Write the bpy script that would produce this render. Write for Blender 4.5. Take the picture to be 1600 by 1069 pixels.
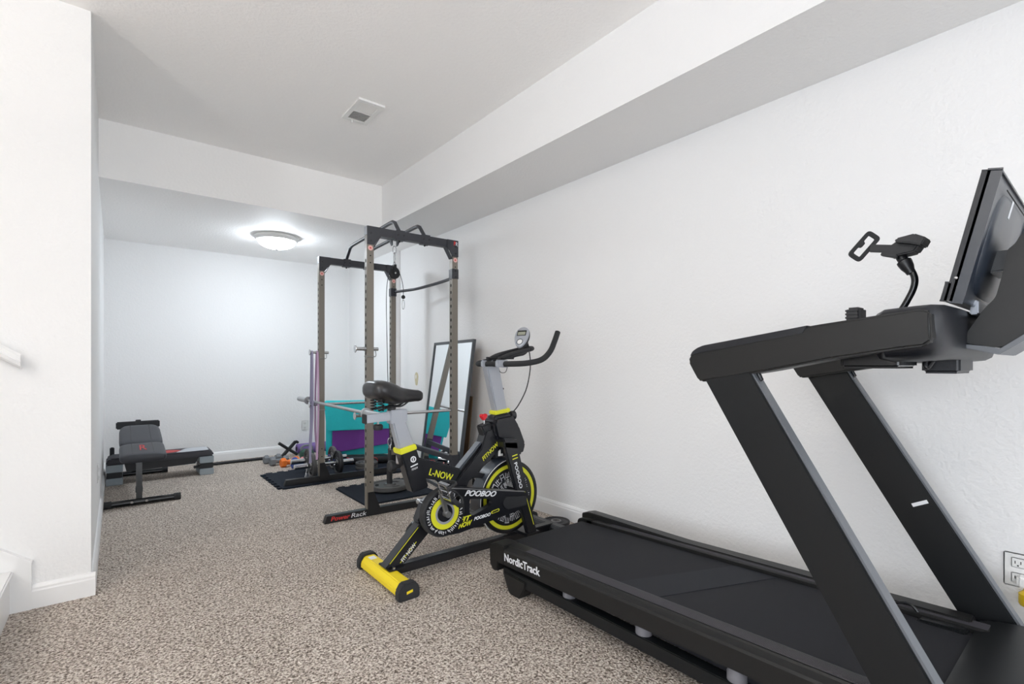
import bpy, bmesh, math, random
from mathutils import Vector, Matrix
random.seed(7)
for o in list(bpy.data.objects): bpy.data.objects.remove(o, do_unlink=True)
SC = bpy.context.scene
COL = SC.collection

# ------------------------------------------------------------------ camera, exposure, world
cam_d = bpy.data.cameras.new('camera'); cam = bpy.data.objects.new('camera', cam_d); COL.objects.link(cam)
cam.location = (0, 0, 1.07)
cam.rotation_euler = (math.pi/2, 0, -math.atan2(619, 770))
cam_d.sensor_width = 36.0; cam_d.lens = 36.0*770/1600
cam_d.shift_y = 36.5/1600
cam_d.clip_start = 0.02
SC.camera = cam
SC.view_settings.view_transform = 'Standard'; SC.view_settings.look = 'None'
SC.view_settings.gamma = 1.0; SC.view_settings.use_curve_mapping = False
SC.view_settings.exposure = 0.09
W = bpy.data.worlds.new('world'); SC.world = W; W.use_nodes = True
W.node_tree.nodes['Background'].inputs[0].default_value = (0.8, 0.85, 0.9, 1)
W.node_tree.nodes['Background'].inputs[1].default_value = 0.15
DOME_E, DOME_C = 64.0, (.92, 1.0, 1.08)           # glass bowl of the ceiling lamp
STAIR_E, STAIR_C = 40.0, (1.07, 1.0, .92)         # assumed warm ceiling lamp, unseen left of the picture, before the stairs
BFILL_P, BFILL_C = 70.0, (.93, 1.0, 1.07)             # added fill light behind the camera, from an unseen window
LFILL_P, LFILL_C = 108.0, (.92, 1.0, 1.10)         # added fill light at the far left end, from an unseen door
TOR_P, TOR_C = 58.0, (1.06, 1.0, .93)            # unseen warm torchiere floor lamp outside the frame, added to light the ceiling
WX0, WX1, WZ0, WZ1 = .0, 2.2, .25, 2.2          # unseen window added in the wall behind the camera
DY0, DY1, DZ0, DZ1 = -2.2, .6, .06, 2.15         # unseen glass door added in the left end wall
XW, YW = -4.2, -3.6
for nm, loc, rot, sx, sy, pw, cl in (('back_fill_light', ((WX0+WX1)/2, YW-.01, (WZ0+WZ1)/2), (math.pi/2, 0, 0), WX1-WX0, WZ1-WZ0, BFILL_P, BFILL_C),
                                     ('left_fill_light', (XW-.01, (DY0+DY1)/2, (DZ0+DZ1)/2), (math.pi/2, 0, -math.pi/2), DY1-DY0, DZ1-DZ0, LFILL_P, LFILL_C)):
    ld = bpy.data.lights.new(nm, 'AREA'); ld.shape = 'RECTANGLE'; ld.size = sx; ld.size_y = sy; ld.energy = pw; ld.color = cl
    lo_ = bpy.data.objects.new(nm, ld); COL.objects.link(lo_); lo_.location = loc; lo_.rotation_euler = rot
TOR = ((-2.05, .80),)
for (x, y), pw in ((TOR[0], TOR_P),):
    tor_d = bpy.data.lights.new('ceiling_fill_light', 'AREA'); tor_d.shape = 'DISK'; tor_d.size = .2
    tor_d.energy = pw; tor_d.color = TOR_C
    tor_o = bpy.data.objects.new('ceiling_fill_light', tor_d); COL.objects.link(tor_o)
    tor_o.location = (x, y, 1.725); tor_o.rotation_euler = (math.pi, 0, 0)
SC.cycles.diffuse_bounces = 8

# ------------------------------------------------------------------ materials
def lin(c):
    f = lambda v: v/12.92 if v <= .04045 else ((v+.055)/1.055)**2.4
    return tuple(f(v/255) for v in c)+(1,)
MATS = {}
def mat(name, rgb, rough=.5, metal=0., bump=0., scale=200., var=0., emit=0., spec=.5, emit_rgb=None, dist=.002, coat=0.):
    m = bpy.data.materials.new(name); m.use_nodes = True; nt = m.node_tree
    b = nt.nodes['Principled BSDF']; c = lin(rgb)
    b.inputs['Base Color'].default_value = c; b.inputs['Roughness'].default_value = rough
    b.inputs['Metallic'].default_value = metal; b.inputs['Specular IOR Level'].default_value = spec
    b.inputs['Coat Weight'].default_value = coat
    tc = nt.nodes.new('ShaderNodeTexCoord')
    n = nt.nodes.new('ShaderNodeTexNoise'); n.inputs['Scale'].default_value = scale; n.inputs['Detail'].default_value = 3
    nt.links.new(tc.outputs['Object'], n.inputs['Vector'])
    if var > 0:
        mx = nt.nodes.new('ShaderNodeMix'); mx.data_type = 'RGBA'
        mx.inputs[6].default_value = tuple(v*(1-var) for v in c[:3])+(1,)
        mx.inputs[7].default_value = tuple(min(1, v*(1+var)) for v in c[:3])+(1,)
        nt.links.new(n.outputs['Fac'], mx.inputs[0]); nt.links.new(mx.outputs[2], b.inputs['Base Color'])
    if bump > 0:
        bp = nt.nodes.new('ShaderNodeBump'); bp.inputs['Strength'].default_value = bump; bp.inputs['Distance'].default_value = dist
        nt.links.new(n.outputs['Fac'], bp.inputs['Height']); nt.links.new(bp.outputs['Normal'], b.inputs['Normal'])
    if emit > 0:
        b.inputs['Emission Color'].default_value = emit_rgb or c; b.inputs['Emission Strength'].default_value = emit
    MATS[name] = m
    return m

def wall_mat(name, rgb, s1, s2, strength):
    m = mat(name, rgb, .62, spec=.25); nt = m.node_tree; b = nt.nodes['Principled BSDF']
    tc = nt.nodes.new('ShaderNodeTexCoord')
    a = nt.nodes.new('ShaderNodeTexNoise'); a.inputs['Scale'].default_value = s2; a.inputs['Detail'].default_value = 1
    nt.links.new(tc.outputs['Object'], a.inputs['Vector'])
    bp = nt.nodes.new('ShaderNodeBump'); bp.inputs['Strength'].default_value = strength; bp.inputs['Distance'].default_value = .004
    nt.links.new(a.outputs['Fac'], bp.inputs['Height']); nt.links.new(bp.outputs['Normal'], b.inputs['Normal'])
    return m

def carpet_mat(name):
    m = mat(name, (178, 166, 156), .95, spec=.05); nt = m.node_tree; b = nt.nodes['Principled BSDF']
    tc = nt.nodes.new('ShaderNodeTexCoord')
    n1 = nt.nodes.new('ShaderNodeTexNoise'); n1.inputs['Scale'].default_value = 108; n1.inputs['Detail'].default_value = 6; n1.inputs['Roughness'].default_value = .7
    n2 = nt.nodes.new('ShaderNodeTexVoronoi'); n2.inputs['Scale'].default_value = 120
    n3 = nt.nodes.new('ShaderNodeTexNoise'); n3.inputs['Scale'].default_value = 2.2; n3.inputs['Detail'].default_value = 3
    for n in (n1, n2, n3): nt.links.new(tc.outputs['Object'], n.inputs['Vector'])
    r = nt.nodes.new('ShaderNodeValToRGB'); e = r.color_ramp.elements
    e[0].position = .40; e[0].color = lin((108, 96, 87)); e[1].position = .61; e[1].color = lin((255, 247, 238))
    k = r.color_ramp.elements.new(.5); k.color = lin((208, 194, 181))
    nt.links.new(n1.outputs['Fac'], r.inputs['Fac'])
    mx = nt.nodes.new('ShaderNodeMix'); mx.data_type = 'RGBA'; mx.blend_type = 'MULTIPLY'; mx.inputs[0].default_value = .35
    r2 = nt.nodes.new('ShaderNodeValToRGB'); r2.color_ramp.elements[0].position = .35; r2.color_ramp.elements[0].color = (.82, .82, .82, 1); r2.color_ramp.elements[1].position = .65
    nt.links.new(n3.outputs['Fac'], r2.inputs['Fac'])
    nt.links.new(r.outputs['Color'], mx.inputs[6]); nt.links.new(r2.outputs['Color'], mx.inputs[7])
    nt.links.new(mx.outputs[2], b.inputs['Base Color'])
    ad = nt.nodes.new('ShaderNodeMath'); ad.operation = 'SUBTRACT'
    nt.links.new(n1.outputs['Fac'], ad.inputs[0]); nt.links.new(n2.outputs['Distance'], ad.inputs[1])
    bp = nt.nodes.new('ShaderNodeBump'); bp.inputs['Strength'].default_value = .9; bp.inputs['Distance'].default_value = .012
    nt.links.new(ad.outputs[0], bp.inputs['Height']); nt.links.new(bp.outputs['Normal'], b.inputs['Normal'])
    return m

wall_paint = wall_mat('wall_paint', (236, 236, 236), 45, 70, .5)
ceil_paint = wall_mat('ceiling_paint', (250, 249, 248), 55, 60, .5)
trim_white = mat('trim_white', (236, 236, 236), .35)
carpet = carpet_mat('carpet')
black = mat('black_paint', (26, 27, 30), .38, bump=.05)
black_matte = mat('black_matte_plastic', (30, 31, 34), .55, bump=.1, scale=400)
black_gloss = mat('black_gloss', (15, 16, 19), .22)
rubber = mat('rubber', (38, 39, 41), .8, bump=.2, scale=300)
foam = mat('foam_tile', (27, 33, 43), .9, spec=.25, bump=.4, scale=350, var=.25)
tm_body = mat('treadmill_charcoal', (28, 28, 28), .42, spec=.32, bump=.08, scale=500)
tm_frame = mat('treadmill_frame', (20, 22, 24), .38, spec=.32, bump=.04, scale=500)
tm_belt = mat('treadmill_belt', (28, 29, 34), .72, spec=.3, bump=.25, scale=600)
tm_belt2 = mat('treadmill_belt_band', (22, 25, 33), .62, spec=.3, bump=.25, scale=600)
tm_dark = mat('treadmill_dark', (22, 24, 30), .4, spec=.4, bump=.05, scale=500)
tm_trim = mat('treadmill_trim', (96, 100, 106), .4)
tm_ridge = mat('treadmill_grip', (66, 64, 70), .55)
tm_navy = mat('treadmill_screen_back', (40, 46, 56), .32)
grey_cushion = mat('cushion_grey', (110, 110, 116), .6)
taupe = mat('rack_taupe', (128, 122, 113), .42, metal=.35, bump=.04)
rack_black = mat('rack_black', (52, 53, 59), .45, bump=.05)
hole_black = mat('hole_black', (6, 6, 7), .9)
chrome = mat('chrome', (205, 206, 208), .16, metal=1.)
steel = mat('brushed_steel', (170, 170, 170), .34, metal=.9, bump=.05, scale=500)
silver = mat('silver_paint', (168, 172, 180), .32, metal=.35)
sleeve_mat = mat('sleeve_grey', (166, 168, 170), .4, metal=.6)
bike_black = mat('bike_black', (22, 23, 28), .3, bump=.02, coat=.2)
bike_navy = mat('fender_navy', (58, 64, 74), .3, coat=.3)
yellow = mat('yellow_paint', (238, 212, 30), .38)
lime = mat('lime_print', (214, 214, 40), .5)
white_print = mat('white_print', (226, 228, 232), .5)
red = mat('red_plastic', (205, 26, 40), .25)
red_print = mat('red_print', (196, 52, 50), .5)
pinkring = mat('ring_print', (226, 176, 168), .5)
iron = mat('cast_iron', (92, 91, 90), .55, metal=.3, bump=.3, scale=180, var=.15)
iron_dark = mat('dark_iron', (48, 48, 50), .5, metal=.3, bump=.2, scale=180)
teal = mat('teal_vinyl', (20, 190, 196), .55, bump=.1, scale=60, var=.06)
purple = mat('purple_foam', (116, 58, 148), .75, bump=.2, scale=250)
lilac = mat('lilac_latex', (206, 172, 204), .6, bump=.05)
greylilac = mat('grey_lilac_latex', (158, 154, 182), .6, bump=.05)
roller_purple = mat('roller_purple', (122, 100, 158), .9, bump=.4, scale=250)
orange = mat('orange_neoprene', (238, 122, 40), .7, bump=.2)
blue = mat('blue_neoprene', (40, 74, 152), .6, bump=.2)
grey_neo = mat('grey_neoprene', (120, 124, 128), .75, bump=.2)
green = mat('green_neoprene', (48, 84, 72), .7, bump=.2)
pink = mat('pink_neoprene', (214, 140, 140), .7)
leather = mat('bench_vinyl', (48, 50, 56), .48, bump=.25, scale=220)
step_grey = mat('step_riser_grey', (148, 158, 164), .6, bump=.1)
step_top = mat('step_top_charcoal', (58, 58, 64), .7, bump=.3)
step_white = mat('step_white_print', (184, 187, 192), .6)
mirror_m = mat('mirror_silver', (236, 240, 242), .015, metal=1.)
mirror_frame = mat('mirror_frame', (66, 70, 74), .4)
brown_matte = mat('matte_brown', (128, 106, 82), .85, bump=.1)
plastic_white = mat('plastic_white', (232, 232, 230), .35)
slot_dark = mat('socket_slot', (40, 38, 36), .6)
vent_grey = mat('vent_backing_metal', (150, 150, 148), .6)  # plain grey metal of the plate behind the louvres
putty = mat('putty_beige', (206, 196, 164), .8, bump=.5, scale=120, var=.2)
bag_m = mat('bag_film', (30, 29, 31), .18, bump=.5, scale=40, dist=.01)
lcd = mat('lcd_screen', (150, 152, 136), .2)
yellow_clear = mat('yellow_oil', (226, 190, 40), .15)
def glow(name, c, e): return mat(name, (240, 240, 238), .4, emit=e, emit_rgb=tuple(c)+(1,))
dome_glass = glow('dome_glass', DOME_C, DOME_E)
stair_glass = glow('assumed_lamp_glass', STAIR_C, STAIR_E)

# ------------------------------------------------------------------ builders
OFF = {}
def tag(o, label=None, cat=None, group=None, kind=None):
    if label: o['label'] = label
    if cat: o['category'] = cat
    if group: o['group'] = group
    if kind: o['kind'] = kind
    return o
def thing(name, label, cat, loc=(0, 0, 0), rotz=0., group=None, local=False, kind=None):
    o = bpy.data.objects.new(name, None); COL.objects.link(o); o.location = loc; o.rotation_euler = (0, 0, rotz)
    o.empty_display_size = .05
    OFF[o.name] = Vector((0, 0, 0)) if local else Vector(loc)
    return tag(o, label, cat, group, kind)

def smooth_path(pts, n=6, closed=False):
    P = [Vector(p) for p in pts]; out = []; N = len(P)
    for i in range(N if closed else N-1):
        if closed: a, b, c, d = P[(i-1) % N], P[i], P[(i+1) % N], P[(i+2) % N]
        else: a, b, c, d = P[max(i-1, 0)], P[i], P[i+1], P[min(i+2, N-1)]
        for k in range(n):
            t = k/n
            out.append(.5*((2*b)+(c-a)*t+(2*a-5*b+4*c-d)*t*t+(3*b-a-3*c+d)*t**3))
    if not closed: out.append(P[-1])
    return out

class B:
    def __init__(s): s.bm = bmesh.new()
    def box(s, lo, hi, bevel=0., seg=2):
        g = bmesh.ops.create_cube(s.bm, size=1.)
        vs = g['verts']
        for v in vs:
            v.co = Vector([lo[i]+(v.co[i]+.5)*(hi[i]-lo[i]) for i in range(3)])
        if bevel:
            es = list({e for v in vs for e in v.link_edges})
            bmesh.ops.bevel(s.bm, geom=es, offset=bevel, segments=seg, affect='EDGES', clamp_overlap=True)
        return s
    def prism(s, poly, plane, lo, hi, bevel=0., seg=2):
        ax = {'xz': (0, 2, 1), 'yz': (1, 2, 0), 'xy': (0, 1, 2)}[plane]
        rings = []
        for w in (lo, hi):
            r = []
            for a, b in poly:
                co = [0, 0, 0]; co[ax[0]] = a; co[ax[1]] = b; co[ax[2]] = w
                r.append(s.bm.verts.new(co))
            rings.append(r)
        n = len(poly); fs = [s.bm.faces.new(rings[0]), s.bm.faces.new(rings[1][::-1])]
        for i in range(n):
            fs.append(s.bm.faces.new((rings[0][i], rings[1][i], rings[1][(i+1) % n], rings[0][(i+1) % n])))
        bmesh.ops.recalc_face_normals(s.bm, faces=fs)
        if bevel:
            es = list({e for f in fs for e in f.edges})
            bmesh.ops.bevel(s.bm, geom=es, offset=bevel, segments=seg, affect='EDGES', clamp_overlap=True)
        return s
    def tube(s, pts, r, seg=10, closed=False, flat=None):
        P = [Vector(p) for p in pts]; n = len(P)
        rad = r if isinstance(r, (list, tuple)) else [r]*n
        rings = []; prev = None
        for i in range(n):
            if closed: d = (P[(i+1) % n]-P[i-1])
            else: d = P[min(i+1, n-1)]-P[max(i-1, 0)]
            d.normalize()
            if prev is None:
                up = Vector((0, 0, 1)) if abs(d.z) < .9 else Vector((1, 0, 0))
                x = d.cross(up).normalized()
            else:
                x = (prev - d*prev.dot(d)).normalized()
            prev = x; y = d.cross(x)
            ra = rad[i]; rb = ra*(flat if flat else 1)
            rings.append([s.bm.verts.new(P[i]+x*math.cos(2*math.pi*k/seg)*ra+y*math.sin(2*math.pi*k/seg)*rb) for k in range(seg)])
        fs = []
        for i in range(n if closed else n-1):
            a, b = rings[i], rings[(i+1) % n]
            for k in range(seg):
                fs.append(s.bm.faces.new((a[k], a[(k+1) % seg], b[(k+1) % seg], b[k])))
        if not closed:
            fs.append(s.bm.faces.new(rings[0][::-1])); fs.append(s.bm.faces.new(rings[-1]))
        bmesh.ops.recalc_face_normals(s.bm, faces=fs)
        return s
    def lathe(s, prof, c, axis='z', seg=32, closed=False):
        """prof: (radius, height) pairs along the axis, c: origin"""
        c = Vector(c); rings = []
        A = {'z': (Vector((1, 0, 0)), Vector((0, 1, 0)), Vector((0, 0, 1))), 'y': (Vector((1, 0, 0)), Vector((0, 0, 1)), Vector((0, 1, 0))),
             'x': (Vector((0, 1, 0)), Vector((0, 0, 1)), Vector((1, 0, 0)))}
        u, v, w = A[axis] if isinstance(axis, str) else axis
        for r, h in prof:
            if r < 1e-6: rings.append([s.bm.verts.new(c+w*h)])
            else: rings.append([s.bm.verts.new(c+w*h+u*math.cos(2*math.pi*k/seg)*r+v*math.sin(2*math.pi*k/seg)*r) for k in range(seg)])
        fs = []; m = len(rings)
        for i in range(m if closed else m-1):
            a, b = rings[i], rings[(i+1) % m]
            for k in range(seg):
                k2 = (k+1) % seg
                if len(a) == 1 and len(b) == 1: continue
                if len(a) == 1: fs.append(s.bm.faces.new((a[0], b[k], b[k2])))
                elif len(b) == 1: fs.append(s.bm.faces.new((a[k], a[k2], b[0])))
                else: fs.append(s.bm.faces.new((a[k], a[k2], b[k2], b[k])))
        if not closed:
            if len(rings[0]) > 1: fs.append(s.bm.faces.new(rings[0][::-1]))
            if len(rings[-1]) > 1: fs.append(s.bm.faces.new(rings[-1]))
        bmesh.ops.recalc_face_normals(s.bm, faces=fs)
        return s
    def loft(s, rings, cap=True):
        R = [[s.bm.verts.new(p) for p in r] for r in rings]; fs = []; n = len(R[0])
        for a, b in zip(R, R[1:]):
            for k in range(n): fs.append(s.bm.faces.new((a[k], a[(k+1) % n], b[(k+1) % n], b[k])))
        if cap: fs.append(s.bm.faces.new(R[0][::-1])); fs.append(s.bm.faces.new(R[-1]))
        bmesh.ops.recalc_face_normals(s.bm, faces=fs)
        return s
    def ball(s, c, r, sub=2, sc=(1, 1, 1)):
        g = bmesh.ops.create_icosphere(s.bm, subdivisions=sub, radius=1.)
        for v in g['verts']: v.co = Vector((c[0]+v.co.x*r*sc[0], c[1]+v.co.y*r*sc[1], c[2]+v.co.z*r*sc[2]))
        return s
    def xform(s, M):
        s.bm.transform(M); return s
    def obj(s, name, m, parent=None, angle=35., **kw):
        me = bpy.data.meshes.new(name)
        if parent is not None:
            off = OFF[parent.name]
        else:
            vs = s.bm.verts; lo = [min(v.co[i] for v in vs) for i in range(3)]; hi = [max(v.co[i] for v in vs) for i in range(3)]
            off = Vector(((lo[0]+hi[0])/2, (lo[1]+hi[1])/2, lo[2]))
        bmesh.ops.translate(s.bm, verts=s.bm.verts, vec=-off)
        s.bm.to_mesh(me); s.bm.free(); me.materials.append(m)
        for p in me.polygons: p.use_smooth = True
        me.set_sharp_from_angle(angle=math.radians(angle))
        o = bpy.data.objects.new(name, me); COL.objects.link(o)
        if parent is not None: o.parent = parent
        else: o.location = off
        OFF[o.name] = off
        return tag(o, kw.get('label'), kw.get('cat'), kw.get('group'), kw.get('kind'))

def bar(a, b, w, h, up=(0, 0, 1), bevel=0.):
    """an oriented square bar from a to b as a B"""
    a, b = Vector(a), Vector(b); d = (b-a); L = d.length; d.normalize(); up = Vector(up)
    x = d.cross(up).normalized(); y = x.cross(d)
    q = B().box((-w/2, -h/2, 0), (w/2, h/2, L), bevel)
    M = Matrix((x, y, d)).transposed().to_4x4(); M.translation = a
    return q.xform(M)

def merge(*bs):
    r = B()
    for b in bs:
        me = bpy.data.meshes.new('t'); b.bm.to_mesh(me); b.bm.free(); r.bm.from_mesh(me); bpy.data.meshes.remove(me)
    return r

def text(name, s, origin, xd, yd, m, parent, width=None, height=.05, depth=.0012, bold=.0, shear=0., group=None, center=False):
    cu = bpy.data.curves.new('t', 'FONT'); cu.body = s; cu.size = 1.; cu.shear = shear; cu.offset = bold; cu.extrude = .5
    cu.resolution_u = 3
    to = bpy.data.objects.new('t', cu); COL.objects.link(to)
    dg = bpy.context.evaluated_depsgraph_get(); me = bpy.data.meshes.new_from_object(to.evaluated_get(dg))
    bpy.data.objects.remove(to); bpy.data.curves.remove(cu)
    xs = [v.co.x for v in me.vertices]; ys = [v.co.y for v in me.vertices]
    x0, x1, y0, y1 = min(xs), max(xs), min(ys), max(ys)
    sy = height/(y1-y0); sx = width/(x1-x0) if width else sy
    xd = Vector(xd).normalized(); yd = Vector(yd).normalized(); zd = xd.cross(yd).normalized(); off = OFF[parent.name]; origin = Vector(origin)
    cx = (x1-x0)*sx/2 if center else 0
    for v in me.vertices:
        v.co = origin+xd*((v.co.x-x0)*sx-cx)+yd*((v.co.y-y0)*sy)+zd*(v.co.z*depth)-off
    me.materials.clear(); me.materials.append(m)
    o = bpy.data.objects.new(name, me); COL.objects.link(o); o.parent = parent; OFF[o.name] = off
    return o

def plate_shape(outer, holes, plane, lo, hi):
    """flat plate with holes, extruded between lo and hi on the axis normal to the plane"""
    cu = bpy.data.curves.new('t', 'CURVE'); cu.dimensions = '2D'; cu.fill_mode = 'BOTH'; cu.extrude = (hi-lo)/2
    for ring in [outer]+holes:
        sp = cu.splines.new('POLY'); sp.points.add(len(ring)-1); sp.use_cyclic_u = True
        for p, q in zip(sp.points, ring): p.co = (q[0], q[1], 0, 1)
    to = bpy.data.objects.new('t', cu); COL.objects.link(to)
    dg = bpy.context.evaluated_depsgraph_get(); me = bpy.data.meshes.new_from_object(to.evaluated_get(dg))
    bpy.data.objects.remove(to); bpy.data.curves.remove(cu)
    ax = {'xz': (0, 2, 1), 'yz': (1, 2, 0), 'xy': (0, 1, 2)}[plane]; mid = (lo+hi)/2
    b = B(); b.bm.from_mesh(me); bpy.data.meshes.remove(me)
    for v in b.bm.verts:
        c = [0, 0, 0]; c[ax[0]] = v.co.x; c[ax[1]] = v.co.y; c[ax[2]] = mid+v.co.z; v.co = c
    bmesh.ops.remove_doubles(b.bm, verts=b.bm.verts, dist=1e-5)
    bmesh.ops.recalc_face_normals(b.bm, faces=b.bm.faces)
    return b
def rounded(pts, r, n=4):
    """round the corners of a polygon"""
    out = []; N = len(pts)
    for i in range(N):
        p0, p, p1 = Vector(pts[i-1]), Vector(pts[i]), Vector(pts[(i+1) % N])
        a = (p0-p); b = (p1-p); rr = min(r, a.length*.45, b.length*.45)
        a = p+a.normalized()*rr; b = p+b.normalized()*rr
        for k in range(n+1):
            t = k/n; q = a*(1-t)**2+p*2*t*(1-t)+b*t*t; out.append((q.x, q.y))
    return out
def copy_tree(o, parent=None):
    c = o.copy(); COL.objects.link(c); c.parent = parent; OFF[c.name] = OFF[o.name]
    for ch in list(o.children): copy_tree(ch, c)
    return c

# ------------------------------------------------------------------ the room
XR, XR2, YF, XL, YS, ZC, ZL, YB, XS = 2.44, 2.38, 6.35, -.09, 3.02, 2.72, 2.33, 4.29, 1.91
def shell(name, lo, hi, m, label, cat): return B().box(lo, hi).obj(name, m, label=label, cat=cat, kind='structure')
shell('floor', (XW-.1, YW-.1, -.1), (XR+.1, YF+.1, 0), carpet, 'speckled beige and grey carpet covering the whole floor', 'floor')
shell('ceiling', (XW-.1, YW-.1, ZC), (XR+.1, YF+.1, ZC+.1), ceil_paint, 'high white textured ceiling above the front of the room', 'ceiling')
shell('ceiling_low', (XL, YB, ZL), (XR, YF, ZC), ceil_paint, 'lower white ceiling over the back of the room holding the dome lamp', 'ceiling')
shell('ceiling_soffit', (XS, YW, ZL), (XR, YB, ZC), wall_paint, 'long boxed white soffit running along the top of the right wall', 'ceiling')
shell('wall_right', (XR, YW-.1, 0), (XR+.1, 5.0, ZC), wall_paint, 'long white textured wall behind the treadmill and the bike', 'wall')
shell('wall_right_back', (XR2, 5.0, 0), (XR+.1, YF+.1, ZC), wall_paint, 'short white wall section stepping inward behind the power rack', 'wall')
shell('wall_far', (XL-.1, YF, 0), (XR, YF+.1, ZC), wall_paint, 'white far wall behind the bench and the dumbbells', 'wall')
shell('wall_left', (XL-.1, YS, 0), (XL, YF, ZC), wall_paint, 'white left wall seen nearly edge on beside the bench', 'wall')
shell('wall_stair', (XW, YS, 0), (XL-.1, YS+.1, ZC), wall_paint, 'white wall facing the camera beside the stairs', 'wall')
shell('wall_stair_end', (XW-.1, DY1, 0), (XW, YS+.1, ZC), wall_paint, 'white wall at the far left end beyond the stairs', 'wall')
we = bpy.data.objects['wall_stair_end']
for lo, hi in (((XW-.1, YW-.1, 0), (XW, DY0, ZC)), ((XW-.1, DY0, 0), (XW, DY1, DZ0)), ((XW-.1, DY0, DZ1), (XW, DY1, ZC))):
    B().box(lo, hi).obj('wall_section', wall_paint, we)
gl = mat('window_glass', (230, 238, 244), .05)
gl.node_tree.nodes['Principled BSDF'].inputs['Transmission Weight'].default_value = 1.
dr = thing('fill_door_1', 'unseen white framed glass door added in the left end wall for fill light', 'door', (XW, (DY0+DY1)/2, 0), kind='structure')  # unseen door, added so low fill light reaches the ceiling
for lo, hi in (((XW, DY0-.07, 0), (XW+.015, DY0, DZ1+.07)), ((XW, DY1, 0), (XW+.015, DY1+.07, DZ1+.07)), ((XW, DY0, DZ1), (XW+.015, DY1, DZ1+.07))):
    B().box(lo, hi, .003).obj('casing', trim_white, dr)
B().box((XW-.06, DY0, DZ0), (XW-.055, DY1, DZ1)).obj('pane', gl, dr)
shell('wall_back', (XW, YW-.1, 0), (WX0, YW, ZC), wall_paint, 'white wall behind the camera left of its added window', 'wall')
wb = bpy.data.objects['wall_back']
for lo, hi in (((WX1, YW-.1, 0), (XR, YW, ZC)), ((WX0, YW-.1, 0), (WX1, YW, WZ0)), ((WX0, YW-.1, WZ1), (WX1, YW, ZC))):
    B().box(lo, hi).obj('wall_section', wall_paint, wb)
wn = thing('fill_window_1', 'unseen white framed window added in the wall behind the camera for fill light', 'window', ((WX0+WX1)/2, YW, WZ0), kind='structure')  # unseen window, added so cool light brightens the ceiling and walls
for lo, hi in (((WX0-.06, YW, WZ0-.06), (WX0, YW+.015, WZ1+.06)), ((WX1, YW, WZ0-.06), (WX1+.06, YW+.015, WZ1+.06)), ((WX0, YW, WZ0-.06), (WX1, YW+.015, WZ0)), ((WX0, YW, WZ1), (WX1, YW+.015, WZ1+.06))):
    B().box(lo, hi, .003).obj('casing', trim_white, wn)
B().box((WX0, YW-.06, WZ0), (WX1, YW-.055, WZ1)).obj('pane', gl, wn)
def baseboard(name, a, b, nrm, label, h=.105):
    """moulded skirting along a-b with outward normal nrm"""
    a, b, n = Vector(a+(0,)), Vector(b+(0,)), Vector(nrm+(0,))
    prof = [(0, 0), (.016, 0), (.016, h*.72), (.013, h*.78), (.013, h*.86), (.006, h*.97), (0, h)]
    q = B().loft([[p+n*x+Vector((0, 0, z)) for x, z in prof] for p in (a, b)])
    return q.obj(name, trim_white, label=label, cat='baseboard', kind='structure', angle=20)
baseboard('baseboard_right', (XR, YW), (XR, 5.0), (-1, 0), 'white baseboard along the right wall behind the treadmill')
baseboard('baseboard_right_back', (XR2, 5.0), (XR2, YF), (-1, 0), 'white baseboard of the wall section behind the power rack')
baseboard('baseboard_far', (XL, YF), (XR2, YF), (0, -1), 'white baseboard along the far wall')
baseboard('baseboard_left', (XL, YS), (XL, YF), (1, 0), 'white baseboard of the left wall beside the bench')
baseboard('baseboard_stair', (-.288, YS), (XL+.016, YS), (0, -1), 'short white baseboard between stair skirt and wall corner')
shell('shade_partition', (-2.25, .95, 0), (-2.15, YS, ZC), wall_paint, 'unseen white partition wall added to shade the stair wall', 'wall')  # unseen partition, added to keep left side light off the stair wall
# stairs and skirt going up to the left
stx = -.356
sk = [(-.288, 0), (-.288, .198), (-.387, .272), (-1.75, 1.29), (-1.75, 0)]
t = B().prism(sk, 'xz', YS-.02, YS).obj('trim_1', trim_white, label='white sloped skirt board on the wall beside the stairs', cat='trim', kind='structure')
B().prism([(-.288, .198), (-.387, .272), (-1.75, 1.29), (-1.75, 1.31), (-.39, .29), (-.285, .212)], 'xz', YS-.028, YS).obj('cap_moulding', trim_white, t)
st = thing('stairs', 'carpeted stairs with white risers climbing left out of view', 'stairs', (stx, 2.5, 0), kind='structure')
for i in range(6):
    x = stx-.26*i; z = .18*i
    B().box((x-.02, 2.2, z), (x, YS-.02, z+.165)).obj('riser', trim_white, st)
    B().box((x-.28, 2.2, z+.165), (x+.012, YS-.02, z+.185), .006).obj('tread', trim_white if i == 0 else carpet, st)
# handrail on the stair wall
hr = thing('handrail', 'white moulded handrail end on the wall beside the stairs', 'handrail', (-.4, YS, 1.1))
prof = [(-.012, -.03), (-.012, .03), (-.05, .034), (-.062, .02), (-.058, .004), (-.068, -.004), (-.062, -.02), (-.045, -.03)]
rings = []
for x in (-.318, -.345, -1.7):
    z = 1.085+(-.318-x)*.7
    rings.append([(x, YS+py, z+pz) for py, pz in prof])
B().loft(rings).obj('rail', trim_white, hr, angle=20)
for x in (-.45, -1.2):
    B().tube([(x, YS, 1.05+(-.318-x)*.7), (x, YS-.03, 1.04+(-.318-x)*.7), (x, YS-.035, 1.06+(-.318-x)*.7)], .008).obj('bracket', trim_white, hr)

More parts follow.
